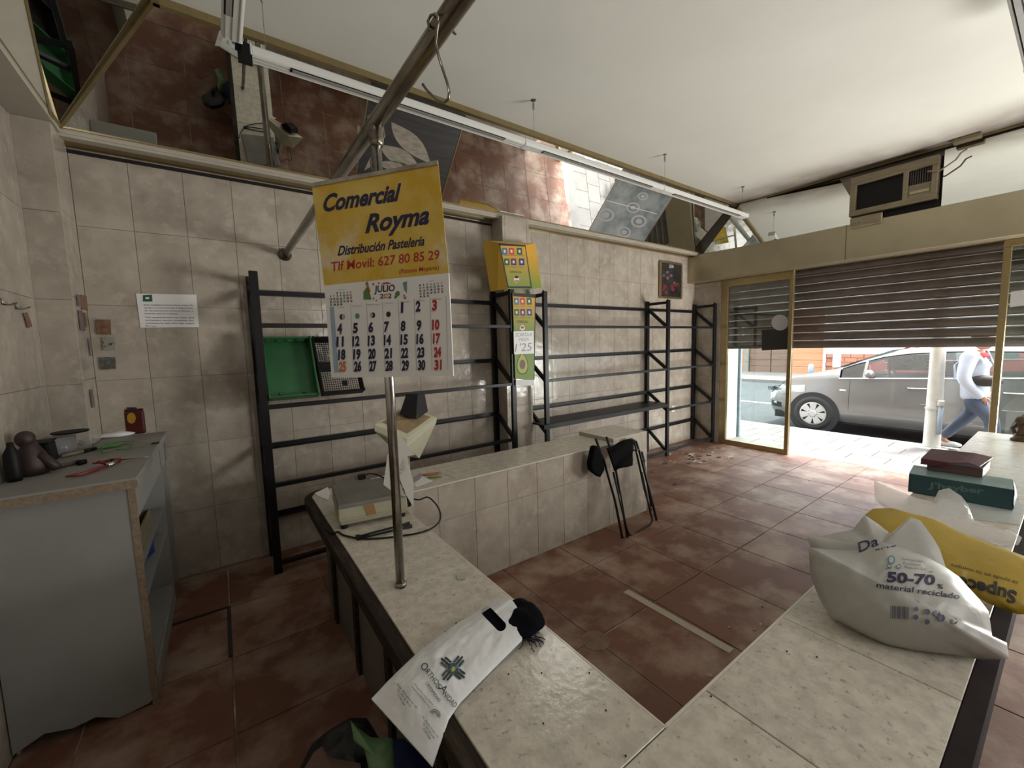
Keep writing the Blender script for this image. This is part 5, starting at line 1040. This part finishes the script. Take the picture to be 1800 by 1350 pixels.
tag(MB().hexa([Vector((1.995, 1.63, .0005)), Vector((2.045, 1.63, .0005)), Vector((2.055, .965, .0005)), Vector((2.005, .965, .0005))], [Vector((1.995, 1.63, .0016)), Vector((2.045, 1.63, .0016)), Vector((2.055, .965, .0016)), Vector((2.005, .965, .0016))]).build('tape_strip', 'tape'), 'pale strip of masking tape stuck along the floor tiles', 'tape')
M['stain'] = mat('dark_ring_stain', (.21, .13, .09), .6, col2=(.15, .08, .055), scale=14)
c = onZ(1047, 1126, 0); tag(MB().lathe((c.x, c.y, .0005), [(.075, 0), (.075, .0008)], 24).build('round_patch', 'stain'), 'round greyish patch on the floor at a tile crossing', 'patch')
tag(MB().prism([onZ(*p, HZ+.001) for p in ((802, 1012), (812, 1006), (824, 1010), (818, 1019), (804, 1019))], (0, 0, .003)).build('wrapper_scrap', 'bagcream'), 'tiny crumpled clear wrapper on the counter right of the post', 'wrapper')
gl = 'dark specks on the counter tiles'
for px, py in ((952, 1184), (1036, 1184), (955, 1273), (894, 1186), (1065, 1250), (1100, 1330), (1250, 1225), (1383, 1146), (1436, 1156)):
    c = onZ(px, py, HZ); tag(MB().ball((c.x, c.y, HZ+.0022), .0024, 6).build('speck', 'darkleaf'), 'tiny dark speck on the pale counter tiles', 'speck', gl)
# manhole outline behind the counter
M['rim'] = mat('dark_iron_rim', (.03, .02, .018), .6)
a, b, c = onZ(302, 1103, 0), onZ(402, 1067, 0), onZ(410, 1153, 0)
tag(MB().bar((-.34, b.y, .003), (b.x, b.y, .003), .012, .008).bar((b.x, b.y, .003), (b.x, c.y, .003), .018, .008).build('floor_hatch', 'rim'), 'dark angle iron edge of a floor hatch beside the cabinet', 'hatch')
# rubbish bag on the floor behind the counter
M['blackbag'] = mat('black_bag_film', (.008, .008, .009), .28, bump=.5, bscale=18); M['palegreen'] = mat('pale_green_plastic', (.13, .24, .11), .4, bump=.4, bscale=25); M['bluecloth'] = mat('dark_blue_cloth', (.008, .02, .085), .7); M['pinkbrown'] = mat('dull_pink_cardboard', (.13, .075, .055), .7)
gp = [onZ(600, 1300, .30), onZ(700, 1340, .30), onZ(620, 1250, .34)]
silbag('rubbish_bag', 'black plastic rubbish bag on the floor in the bottom foreground', 'bag', [(515, 1370), (532, 1340), (548, 1308), (575, 1285), (612, 1262), (645, 1262), (668, 1300), (672, 1360), (660, 1440), (520, 1440)], (595, 1345), gp, .06, 'blackbag', (.2, 1.3, 0), .02, back=1.5, seed=2, zmin=.01)
gp = [onZ(600, 1300, .26), onZ(760, 1340, .26), onZ(700, 1250, .28)]
silbag('blue_cloth', 'dark blue cloth bundle on the floor right of the rubbish bag', 'cloth', [(672, 1300), (710, 1298), (745, 1330), (770, 1352), (785, 1400), (760, 1450), (680, 1450)], (720, 1370), gp, .05, 'bluecloth', (.33, 1.2, 0), .02, back=1.5, seed=6, zmin=.01)
gp = [onZ(600, 1300, .40), onZ(700, 1340, .40), onZ(640, 1250, .42)]
silbag('green_bag', 'twisted pale green plastic bag on top of the rubbish', 'bag', [(616, 1266), (630, 1280), (652, 1296), (690, 1298), (693, 1330), (696, 1380), (690, 1430), (650, 1430), (648, 1350), (640, 1316), (622, 1302)], (665, 1335), gp, .03, 'palegreen', (.28, 1.35, .36), .014, back=.6, seed=9, zmin=.05)
gp = [onZ(560, 1330, .36), onZ(640, 1350, .36), onZ(600, 1300, .37)]
silbag('cardboard_flap', 'dull pink crumpled cardboard lying over the rubbish bag', 'cardboard', [(534, 1352), (552, 1322), (566, 1312), (580, 1332), (612, 1338), (634, 1342), (640, 1430), (540, 1430)], (590, 1375), gp, .008, 'pinkbrown', (.2, 1.4, .33), .008, back=.3, seed=11, zmin=.05)

# ================================================================== THE STREET
M['paving'] = mat('pale_paving', (.16, .148, .137), .8, col2=(.135, .125, .115), scale=6, perobj=.06, bump=.2, bscale=60)
M['asphalt'] = mat('asphalt', (.062, .066, .070), .9, spec=.2, col2=(.055, .058, .061), scale=5, bump=.2, bscale=120); M['kerb'] = mat('kerb_stone', (.34, .33, .32), .8, col2=(.28, .27, .26), scale=9)
M['brick'] = mat('orange_brick_wall', (.25, .11, .065), .85, col2=(.20, .085, .05), scale=3); M['doorwood'] = mat('brown_slat_door', (.13, .075, .052), .7, col2=(.105, .06, .042), scale=3, stretch=(1, .3, 6)); M['doororange'] = mat('orange_varnished_door', (.33, .135, .06), .6, col2=(.28, .11, .05), scale=3, stretch=(1, .3, 6)); M['render'] = mat('white_render', (.60, .60, .58), .9)
SZ, RZ = -.03, -.13
sw = MB().box((XF+.20, -12, -.5), (8.30, 30, SZ-.012)).build('sidewalk', 'dgrout', kind='structure'); sw.active_material = M['kerb']
threshold = MB().box((XF+.125, -1.9, -.10), (XF+.46, 3.3, -.012)).build('threshold', 'paving', kind='structure', bevel=.004)
pr = None; k = 0; x = 6.665
rows = [(6.665+.40*i) for i in range(4)]
for i, x in enumerate(rows):
    y = -1.6-(.2 if i % 2 else 0)
    while y < 8.2:
        if pr is None: pr = MB().box((-.197, -.197, -.03), (.197, .197, 0)).build('paving_slab', 'paving', None, bevel=.003, local=True); o = pr
        else: o = pr.copy(); COL.objects.link(o)
        o.parent = sw; o.location = Vector((x+.2, y, SZ+random.uniform(-.001, .001)))-wloc(sw); y += .40
MB().box((8.28, -12, -.5), (8.42, 30, SZ)).build('kerb', 'kerb', kind='structure', bevel=.01)
MB().box((8.42, -30, -.6), (17.2, 45, RZ)).build('road', 'asphalt', kind='structure'); M['roadpaint'] = mat('road_paint', (.60, .60, .58), .7)
MB().box((11.7, -20, RZ), (11.82, 40, RZ+.003)).build('road_line', 'roadpaint', kind='structure')
MB().box((17.2, -30, -.6), (21.2, 45, -.02)).build('far_sidewalk', 'paving', kind='structure')
# houses opposite
hs = thing('house', 'row house opposite with brick wall, wooden garage doors and white bands', 'building', (21.6, 8, -.02))
BX = 21.0
def hy(px): return onX(px, 640, BX).y
def hz(py, px=1400): return onX(px, py, BX).z
y_end, y0, y1, y2, y3 = hy(1281), hy(1289), hy(1309), hy(1355), hy(1446)
MB().box((BX+.25, -25, -.1), (BX+6, y_end+1, 7)).build('house_wall', 'render', hs)
def wallpan(a, b, zb, zt, m, nm, d=0): return MB().box((BX+d, min(a, b), zb), (BX+.26, max(a, b), zt)).build(nm, m, hs)
wallpan(hy(1281), hy(1290), -.02, 2.6, 'render', 'pilaster', -.05); wallpan(hy(1290), hy(1308), -.02, 1.7, 'doororange', 'house_door', .05); wallpan(hy(1290), hy(1308), 1.7, 2.8, 'render', 'door_head')
wallpan(hy(1308), hy(1316), -.02, 3, 'greyside', 'pilaster', -.05)
for (a, b, m) in ((1316, 1354, 'doorwood'), (1354, 1390, 'doorwood'), (1390, 1447, 'doororange')):
    for i in range(9): MB().box((BX+.05+(i % 2)*.01, min(hy(a), hy(b))+.02, -.02+i*.30), (BX+.25, max(hy(a), hy(b))-.02, .27+i*.30)).build('door_plank', m, hs)
wallpan(hy(1447), hy(1451), -.02, 3, 'render', 'pilaster', -.05)
WBZ = hz(622, 1470); ybr0, ybr1 = hy(1451), hy(1800)-3
MB().box((BX+.0, min(ybr0, ybr1), 1.15), (BX+.26, max(ybr0, ybr1), WBZ)).build('brick_band', 'brick', hs); MB().box((BX+.05, min(ybr0, ybr1), -.02), (BX+.26, max(ybr0, ybr1), 1.15)).build('brick_wall', 'brick', hs)
for j in range(7):
    for i in range(14):
        yy = ybr0-.02-.42*i-(.21 if j % 2 else 0)
        MB().box((BX-.012, yy-.405, -.02+j*.18), (BX+.05, yy, .145+j*.18)).build('brick', 'brick', hs)
MB().box((BX-.02, min(ybr0, ybr1), WBZ), (BX+.26, max(ybr0, ybr1), 2.1)).build('white_band', 'render', hs)
MB().box((BX-.03, hy(1478), .3), (BX+.02, hy(1464), 1.1)).build('white_panel', 'render', hs)
M['bluepost'] = mat('blue_bollard', (.16, .22, .30), .5)
c = onZ(1426, 660, -.02); MB2 = MB(); MB2.lathe((BX-1.5, hy(1426)*(BX-1.5)/BX, -.02), [(.10, 0), (.10, .42), (.07, .50), (.02, .52)], 12); tag(MB2.build('parking_post', 'bluepost', smooth=True), 'blue rounded post on the far pavement in front of a brown door', 'post')
# street column on our side close to the left jamb
M['bluegrey'] = mat('pale_blue_panel', (.30, .36, .43), .6)
tag(MB().box((6.95, 3.28, SZ), (7.0, 3.55, 2.0)).build('door_blade', 'bluegrey', bevel=.004), 'pale blue grey panel standing outside at the left edge of the glass', 'panel')

# ---- lamp post with a conduit
lp = thing('lamp_post', 'pale painted metal lamp post on the pavement in front of the grey car', 'post', (7.93, 1.17, SZ))
M['postpaint'] = mat('pale_post_paint', (.50, .50, .47), .5, col2=(.44, .40, .34), scale=4)
q = onZ(1637, 787, SZ); MB().lathe((q.x, q.y, SZ), [(.105, 0), (.100, .04), (.092, .05), (.080, 1.2), (.065, 5.5)], 24).build('pole', 'postpaint', lp, smooth=True)
MB().lathe((q.x, q.y, SZ), [(.17, 0), (.165, .012), (.12, .02)], 20).build('base_plate', 'postpaint', lp)
MB().lathe((q.x, q.y, SZ+.56), [(.096, 0), (.096, .03)], 24).build('clamp_band', 'postpaint', lp); u_ = Vector((-.075, -.075, 0))
MB().tube([(q.x+u_.x, q.y+u_.y, SZ+.22), (q.x+u_.x, q.y+u_.y, SZ+.62)], .028, 12).build('conduit', 'bluegrey', lp, smooth=True); MB().lathe((q.x+u_.x, q.y+u_.y, SZ+.62), [(.035, 0), (.038, .02), (.038, .07), (.03, .075)], 14).build('conduit_cap', 'postpaint', lp)
MB().bar((q.x-.02, q.y+.08, SZ+.60), (q.x-.02, q.y+.14, SZ+.60), .02, .02).build('clamp_bolt', 'greyside', lp)
MB().lathe((q.x, q.y, 5.4), [(.06, 0), (.2, .1), (.22, .2), (.05, .3)], 16).build('lamp_head', 'postpaint', lp)

# ---- cars
M['carpaint'] = mat('grey_car_paint', (.19, .183, .176), .28, .25, coat=1, spec=.6); M['tyre'] = mat('tyre_rubber', (.022, .022, .023), .75); M['alloy'] = mat('silver_alloy', (.48, .48, .47), .35, .6); M['carred'] = mat('red_car_paint', (.50, .03, .025), .25, coat=1)
M['carglass'] = glass('dark_car_glass', (.42, .47, .47), .08); M['carchrome'] = mat('car_chrome', (.72, .72, .72), .12, 1); M['lampglass'] = mat('headlamp_glass', (.40, .43, .46), .08, .3, coat=1); M['carin'] = mat('dark_car_interior', (.02, .02, .022), .8); M['dash'] = mat('grey_dash', (.10, .12, .12), .6)
def car(label, X0, yf, L, wd, paint, zg, full=True, dirn=-1):
    """near side at X0, nose at y=yf, body runs towards -y"""
    t = thing('parked_car', label, 'car', (X0+wd/2, yf+dirn*L/2, zg), None)
    k = L/4.70
    Y = lambda s: yf+dirn*s*k
    # stations: s, z_low, z_belt, z_roof, half-width factor
    st_ = [(0, .30, .60, .60, .70), (.10, .22, .70, .72, .80), (.30, .20, .84, .90, .93), (.55, .20, .90, .99, .98), (.95, .20, .94, 1.07, 1.0), (1.15, .20, .965, 1.14, 1.0), (1.45, .20, .98, 1.30, 1.0), (1.78, .20, .995, 1.43, 1.0), (2.2, .20, 1.015, 1.49, 1.0), (2.8, .20, 1.05, 1.50, 1.0), (3.4, .20, 1.08, 1.48, 1.0), (4.0, .20, 1.09, 1.42, .99), (4.4, .22, 1.05, 1.27, .97), (4.62, .30, .95, .98, .90), (4.70, .38, .90, .92, .82)]
    H = wd/2; cx = X0+H
    def sec(s):
        for a, b in zip(st_[:-1], st_[1:]):
            if a[0] <= s <= b[0]:
                f = (s-a[0])/(b[0]-a[0]); return [p*(1-f)+q*f for p, q in zip(a, b)]
        return st_[-1]
    def prof(s):
        _, zl, zb, zr, w = sec(s); cab = max(0, min(1, (zr-zb-.06)/.35)); tw = w*(1-.27*cab)
        return [(w*.90, zl), (w*.985, zl+.10), (w, .45), (w*1.0, .62), (w*.985, .80 if zb > .8 else zb*.95), (w*.955, zb), (tw*.985+(.0), zb+(zr-zb)*.84 if cab > 0 else zb+.01), (tw*(.90 if cab > .2 else .80), zr-.02*cab-.001), (tw*.45, zr+.01), (0, zr+.018)]
    NS = 56; ss = [4.70*i/NS for i in range(NS+1)]; P = [prof(s) for s in ss]; np_ = len(P[0])
    wheels = [(.82, .315), (3.50, .315)]; body = MB(); V = []
    for sgn in (-1, 1):
        vs = []
        for s, pr_ in zip(ss, P):
            for (x, z) in pr_: vs.append((cx+sgn*x*H, Y(s), zg+z))
        fs = []
        for i in range(NS):
            for j in range(np_-1):
                sm = (ss[i]+ss[i+1])/2; zb = sec(sm)[2]; glassy = (1.20 < sm < 3.9 and j == 5)
                fs.append((i*np_+j, i*np_+j+1, (i+1)*np_+j+1, (i+1)*np_+j)) if not glassy else None
        body.add(vs, fs)
    n0 = [(cx-x*H, Y(0), zg+z) for x, z in P[0]]+[(cx+x*H, Y(0), zg+z) for x, z in reversed(P[0][:-1])]; body.add(n0, [tuple(range(len(n0)))])
    n1 = [(cx-x*H, Y(4.7), zg+z) for x, z in P[-1]]+[(cx+x*H, Y(4.7), zg+z) for x, z in reversed(P[-1][:-1])]; body.add(n1, [tuple(range(len(n1)))])
    body.build('body', paint, t, smooth=True)
    MB().box((X0+.10, min(Y(.15), Y(4.55)), zg+.17), (X0+wd-.10, max(Y(.15), Y(4.55)), zg+.30)).build('underbody', 'carin', t)
    def side(s, z, out=.0):      # point on the near side skin
        p = prof(s); 
        for (xa, za), (xb, zb) in zip(p[:-1], p[1:]):
            if za <= z <= zb: f = (z-za)/(zb-za+1e-9); x = xa*(1-f)+xb*f; return Vector((cx-x*H-out, Y(s), zg+z))
        return Vector((cx-H-out, Y(s), zg+z))
    for sg in ((-1, 1) if True else (-1,)):
        for nm, a, b in (('quarter_window', 1.20, 1.50), ('front_window', 1.53, 2.36), ('rear_window', 2.44, 3.22), ('rear_quarter_window', 3.28, 3.9)):
            def wf_(u, v, a=a, b=b):
                s = a+(b-a)*u; _, zl, zb, zr, w = sec(s); p = side(s, zb+.001+((zr-zb)*.84-.002)*v, -.003); return p if sg < 0 else Vector((2*cx-p.x, p.y, p.z))
            MB().grid(wf_, 8, 4).build(nm, 'carglass', t, smooth=True)
        for a in (1.51, 2.40, 3.25): p, q_ = side(a, sec(a)[2], -.002), side(a, sec(a)[2]+(sec(a)[3]-sec(a)[2])*.84, -.002); MB().bar(p, q_, .04, .02, (1, 0, 0)).build('window_pillar', 'bplastic' if a > 2 else paint, t) if sg < 0 else None
    MB().tube([side(s, sec(s)[2]+.004, .004) for s in (1.17, 1.6, 2.2, 2.8, 3.4, 3.95)], .010, 6).build('chrome_strip', 'carchrome', t)
    MB().tube([side(s, sec(s)[2]+(sec(s)[3]-sec(s)[2])*.85, .002) for s in (1.20, 1.4, 1.7, 2.0, 2.4, 2.8, 3.4, 3.9)], .009, 6).build('window_seal', 'bplastic', t)
    wsh = [Vector((cx+f*H*.80, Y(1.06), zg+1.125)) for f in (-1, 1)]+[Vector((cx+f*H*.62, Y(1.80), zg+1.452)) for f in (1, -1)]
    MB().prism(wsh, (0, 0, .012)).build('windscreen', 'carglass', t)
    for s in (1.33, 2.40, 3.30): MB().tube([side(s+(0 if z > .4 else .02), z, -.001) for z in (.26, .45, .62, .80, .94)], .0035, 5).build('door_seam', 'bplastic', t)
    for s in (2.17, 3.14): MB().tube([side(s-.10, .865, .004), side(s-.07, .865, .028), side(s+.06, .87, .028), side(s+.10, .87, .004)], .012, 8).build('door_handle', 'carchrome', t)
    p = side(1.24, .77, .004); MB().box(p+Vector((-.006, -.045, -.013)), p+Vector((.004, .045, .013))).build('indicator', 'white', t, bevel=.004)
    mi = side(1.60, 1.02, .10); MB().ball(mi+Vector((0, 0, .05)), .10, 14, (.95, .62, .72)).build('wing_mirror', paint, t, smooth=True); MB().bar(mi+Vector((.10, 0, .0)), mi, .04, .03).build('mirror_arm', 'bplastic', t)
    def hl(u, v): s = .05+.62*u; return side(s, .60+.16*v*(1-.2*u)+.10*u, .006+.012*math.sin(PI*u)*math.sin(PI*v))
    MB().grid(hl, 10, 5).build('headlamp', 'lampglass', t, smooth=True)
    MB().grid(lambda u, v: side(.04+.22*u, .36+.10*v, .006), 4, 3).build('fog_lamp', 'bplastic', t); MB().ball(side(.15, .44, .005), .03, 8, (.3, 1.6, .8)).build('fog_light', 'lampglass', t)
    for s, r in wheels:
        for sg, xx in ((-1, X0), (1, X0+wd)):
            cy = Y(s); zc = zg+r
            MB().lathe((xx-sg*.0+(.012 if sg < 0 else -.012)*-1*0+(-.004 if sg < 0 else .004), cy, zc), [(r+.075, 0), (r+.07, .006*-sg), (.10, .02)], 30, 'x').build('wheel_arch', 'carin', t)
            a = xx+(-.012 if sg < 0 else .012); w = MB().lathe((a, cy, zc), [(r*.64, .01), (r*.80, .014*sg), (r*.97, .006*-sg), (r, .05*-sg), (r, .20*-sg)], 36, 'x', cap=False).build('tyre', 'tyre', t, smooth=True)
            if sg > 0: continue
            rim = MB(); rim.lathe((a-.004, cy, zc), [(r*.66, .0), (r*.60, -.004), (r*.60, .03)], 36, 'x', cap=False)
            rim.lathe((a-.004, cy, zc), [(r*.16, -.012), (r*.20, .0), (r*.2, .03)], 20, 'x'); rim.build('rim', 'alloy', w)
            MB().lathe((a+.03, cy, zc), [(r*.60, 0), (r*.60, .005)], 30, 'x').build('brake_dark', 'carin', w)
            for q in range(7):
                an = 2*PI*q/7+PI/2; d = Vector((0, math.cos(an), math.sin(an))); e = Vector((0, -d.z, d.y)); c_ = Vector((a-.006, cy, zc))
                lo_ = [c_+d*r*.15-e*.030, c_+d*r*.15+e*.030, c_+d*r*.60+e*.062, c_+d*r*.60-e*.062]
                MB().prism(lo_, (.016, 0, 0)).build('spoke', 'alloy', w, bevel=.004)
                MB().lathe(c_+d*r*.22, [(.008, -.004), (.008, .0)], 8, 'x').build('wheel_nut', 'greyside', w)
    # cabin
    MB().box((X0+.2, min(Y(1.2), Y(1.6)), zg+.75), (X0+wd-.2, max(Y(1.2), Y(1.6)), zg+1.0)).build('dashboard', 'dash', t, bevel=.04, seg=2)
    for sy in (2.45, 3.3):
        for f in (-.38, .38): MB().box((cx+f-.24, Y(sy)-.10, zg+.4), (cx+f+.24, Y(sy)+.10, zg+1.05)).box((cx+f-.12, Y(sy)-.06, zg+1.07), (cx+f+.12, Y(sy)+.06, zg+1.25)).build('seat_back', 'carin', t, bevel=.03, seg=2)
    ring = [Vector((cx-.36+.0+.18*math.cos(a_/12*2*PI), Y(1.78)+.05*math.sin(a_/12*2*PI), zg+1.0+.16*math.sin(a_/12*2*PI))) for a_ in range(13)]
    MB().tube(ring, .014, 8).build('steering_wheel', 'dash', t)
    return t, Y, side, cx
RC = -.115
ct1, cY, cS, ccx = car('dark grey estate car parked along the kerb outside the shop', 8.78, 3.66, 4.70, 1.80, 'carpaint', RC)
# sunburst shade inside the far side windows
M['lime'] = mat('lime_print', (.42, .62, .06), .6); M['pinkred'] = mat('pink_red_print', (.62, .10, .10), .6); M['aqua'] = mat('aqua_print', (.10, .34, .34), .6)
shd = thing('sun_shade', 'printed sun shade with a lime green sunburst inside the grey car', 'sun shade', tuple(onX(1605, 640, 9.6)))
xs_ = 9.9; MB().box((xs_, onX(1632, 640, xs_).y, onX(1605, 651, xs_).z), (xs_+.01, onX(1560, 640, xs_).y, onX(1605, 624, xs_).z)).build('shade_sheet', 'pinkred', shd)
sf = splane((xs_-.004, 0, 0), (-1, 0, 0)); pts = []
for i in range(24): a = 2*PI*i/24; r = (15 if i % 2 else 24); pts.append((1613+r*math.cos(a), 640+r*.55*math.sin(a)))
shape(pts, 'lime', sf, shd, 'sunburst'); shape([(1562, 646), (1632, 646), (1632, 651), (1562, 651)], 'aqua', sf, shd, 'aqua_band'); disc(1585, 634, 7, 5, 'aqua', sf, shd, 'blue_shape')
# red car on the other side of the road
car('red hatchback parked across the street behind the grey car', 14.6, 4.15, 4.0, 1.72, 'carred', RZ)

# ---- person walking past
M['skin'] = mat('skin', (.48, .24, .16), .5, sub=.1); M['sweat'] = mat('pale_blue_white_sweatshirt', (.50, .54, .62), .85, bump=.5, bscale=9, col2=(.44, .48, .56), scale=4); M['jeans'] = mat('blue_jeans', (.085, .105, .15), .85, col2=(.055, .07, .11), scale=5, bump=.4, bscale=10); M['scarfred'] = mat('red_collar', (.50, .06, .06), .8); M['hairm'] = mat('dark_hair', (.03, .02, .015), .7); M['bagdark'] = mat('dark_brown_bag', (.035, .028, .024), .6); M['strap'] = mat('grey_blue_strap', (.16, .18, .24), .7)
PXx = 8.20
def bp(px, py, dx=0): return onX(px, py, PXx+dx)
pe = thing('person', 'person in pale sweatshirt and blue jeans walking past with a dark bag across the chest', 'person', (PXx, .75, SZ))
def skin(name, nodes, edges, m, parent, sub=2, root=0):
    me = bpy.data.meshes.new(name); off = wloc(parent); me.from_pydata([tuple(Vector(p)-off) for p, r in nodes], edges, []); o = bpy.data.objects.new(name, me); COL.objects.link(o); o.parent = parent; me.materials.append(M[m])
    sk = o.modifiers.new('skin', 'SKIN'); sk.use_smooth_shade = True
    for i, (p, r) in enumerate(nodes):
        r = r if isinstance(r, tuple) else (r, r); me.skin_vertices[0].data[i].radius = r; me.skin_vertices[0].data[i].use_root = (i == root)
    s = o.modifiers.new('s', 'SUBSURF'); s.levels = s.render_levels = sub; return o
def tw(o): return o
hip = bp(1716, 694); ch = bp(1712, 650); nk = bp(1722, 622); hdp = nk+Vector((0, -.03, .20))
# body under the clothes: head, neck, trunk, legs and hands in one surface
gl_ = SZ
kl, al = bp(1722, 740, .08), bp(1692, 776, .08); kr, ar = bp(1738, 742, -.06), bp(1733, 790, -.06)
kl, kr = Vector((PXx+.10, hip.y+.06, .47)), Vector((PXx-.10, hip.y-.16, .50)); al, ar = Vector((PXx+.10, hip.y+.30, .10)), Vector((PXx-.10, hip.y-.20, .06))
fl_, fr2 = al+Vector((0, -.10, -.075)), ar+Vector((0, -.16, -.045))
shl, shr = ch+Vector((.19, .03, .17)), ch+Vector((-.19, .03, .17)); el_, er_ = shl+Vector((.03, .06, -.28)), shr+Vector((-.04, .04, -.28)); wl_, wr_ = el_+Vector((-.02, -.17, -.16)), hip+Vector((-.135, -.055, .015))
nodes = [(hip, (.11, .085)), (ch+Vector((0, 0, -.10)), (.12, .09)), (ch+Vector((0, .01, .12)), (.14, .10)), (nk, .055), (nk+Vector((0, -.01, .06)), .055), (hip+Vector((.09, 0, -.08)), .085), (kl, .058), (al, .038), (fl_, .035), (hip+Vector((-.09, 0, -.08)), .085), (kr, .058), (ar, .038), (fr2, .035), (shl, .055), (el_, .04), (wl_, .027), (shr, .055), (er_, .04), (wr_, .027)]
skin('body', nodes, [(0, 1), (1, 2), (2, 3), (3, 4), (0, 5), (5, 6), (6, 7), (7, 8), (0, 9), (9, 10), (10, 11), (11, 12), (2, 13), (13, 14), (14, 15), (2, 16), (16, 17), (17, 18)], 'skin', pe)
hc = nk+Vector((0, -.03, .17)); h_ = MB().ball(hc, .105, 20, (.74, .92, 1.12)).build('head', 'skin', pe, smooth=True)
MB().ball(hc+Vector((0, -.098, -.005)), .018, 8, (.7, 1, 1.5)).build('nose', 'skin', h_, smooth=True)
for sx2 in (-1, 1): MB().ball(hc+Vector((.03*sx2, -.085, .018)), .011, 8).build('eye', 'bplastic', h_); MB().ball(hc+Vector((.079*sx2, .0, -.005)), .024, 8, (.4, .8, 1.2)).build('ear', 'skin', h_, smooth=True)
MB().box(hc+Vector((-.024, -.095, -.052)), hc+Vector((.024, -.082, -.046))).build('mouth', 'scarfred', h_, bevel=.002)
MB().ball(hc+Vector((0, .022, .03)), .113, 18, (.76, .88, 1.02)).build('hair', 'hairm', pe, smooth=True)
for w_, s_ in ((wl_, 1), (wr_, -1)):
    hnd = MB(); pm = w_+Vector((0, -.03, -.055)); hnd.ball(pm, .038, 10, (.45, .8, 1.1))
    for q in range(4): b_ = pm+Vector((0, -.024+.016*q, -.03)); hnd.tube([b_, b_+Vector((0, -.004, -.03-.004*(q in (1, 2)))), b_+Vector((-.008*s_, -.008, -.055-.006*(q in (1, 2))))], [.0085, .008, .0065], 8)
    hnd.tube([pm+Vector((0, -.03, .01)), pm+Vector((-.006*s_, -.045, -.012)), pm+Vector((-.012*s_, -.048, -.035))], [.010, .009, .007], 8); hnd.build('hand', 'skin', pe, smooth=True)
skin('sweatshirt', [(hip+Vector((0, .01, -.09)), (.18, .15)), (hip+Vector((0, .01, .0)), (.18, .15)), (ch+Vector((0, -.01, -.12)), (.175, .145)), (ch+Vector((0, .0, .05)), (.185, .145)), (ch+Vector((0, .02, .17)), (.15, .12)), (nk+Vector((0, .01, -.02)), .085), (shl, .09), (el_, .072), (wl_+Vector((0, -.01, -.04)), .052), (shr, .09), (er_, .075), (wr_+Vector((0, -.01, -.05)), .055)], [(0, 1), (1, 2), (2, 3), (3, 4), (4, 5), (4, 6), (6, 7), (7, 8), (4, 9), (9, 10), (10, 11)], 'sweat', pe)
skin('jeans', [(hip+Vector((0, 0, .04)), (.165, .135)), (hip+Vector((0, 0, -.06)), (.16, .13)), (hip+Vector((.09, 0, -.16)), .105), (kl, .078), (al+Vector((0, 0, .02)), .062), (hip+Vector((-.09, -.02, -.16)), .105), (kr, .080), (ar+Vector((0, 0, .02)), .064)], [(0, 1), (1, 2), (2, 3), (3, 4), (1, 5), (5, 6), (6, 7)], 'jeans', pe)
for a_, f_ in ((al, fl_), (ar, fr2)): MB().ball(Vector((a_.x, (a_.y+f_.y)/2-.02, f_.z+.012)), .05, 12, (.85, 2.6, .8)).build('shoe', 'white', pe, smooth=True)
MB().lathe(nk+Vector((0, 0, -.045)), [(.10, 0), (.105, .02), (.075, .055), (.066, .06)], 18).build('collar', 'scarfred', pe, smooth=True)
bg_ = tag(MB().ball(ch+Vector((-.17, -.13, -.13)), .12, 16, (.55, 1.25, .62)).build('chest_bag', 'bagdark', smooth=True), 'dark crossbody bag worn by the walking person', 'bag')
MB().tube([ch+Vector((-.17, -.25, -.08)), ch+Vector((-.12, -.17, .10)), ch+Vector((.06, -.10, .25)), ch+Vector((.14, .05, .24)), ch+Vector((.10, .19, .05)), ch+Vector((-.15, .15, -.14)), ch+Vector((-.20, .0, -.15))], .013, 8).build('strap', 'strap', bg_, smooth=True)

flush_text()
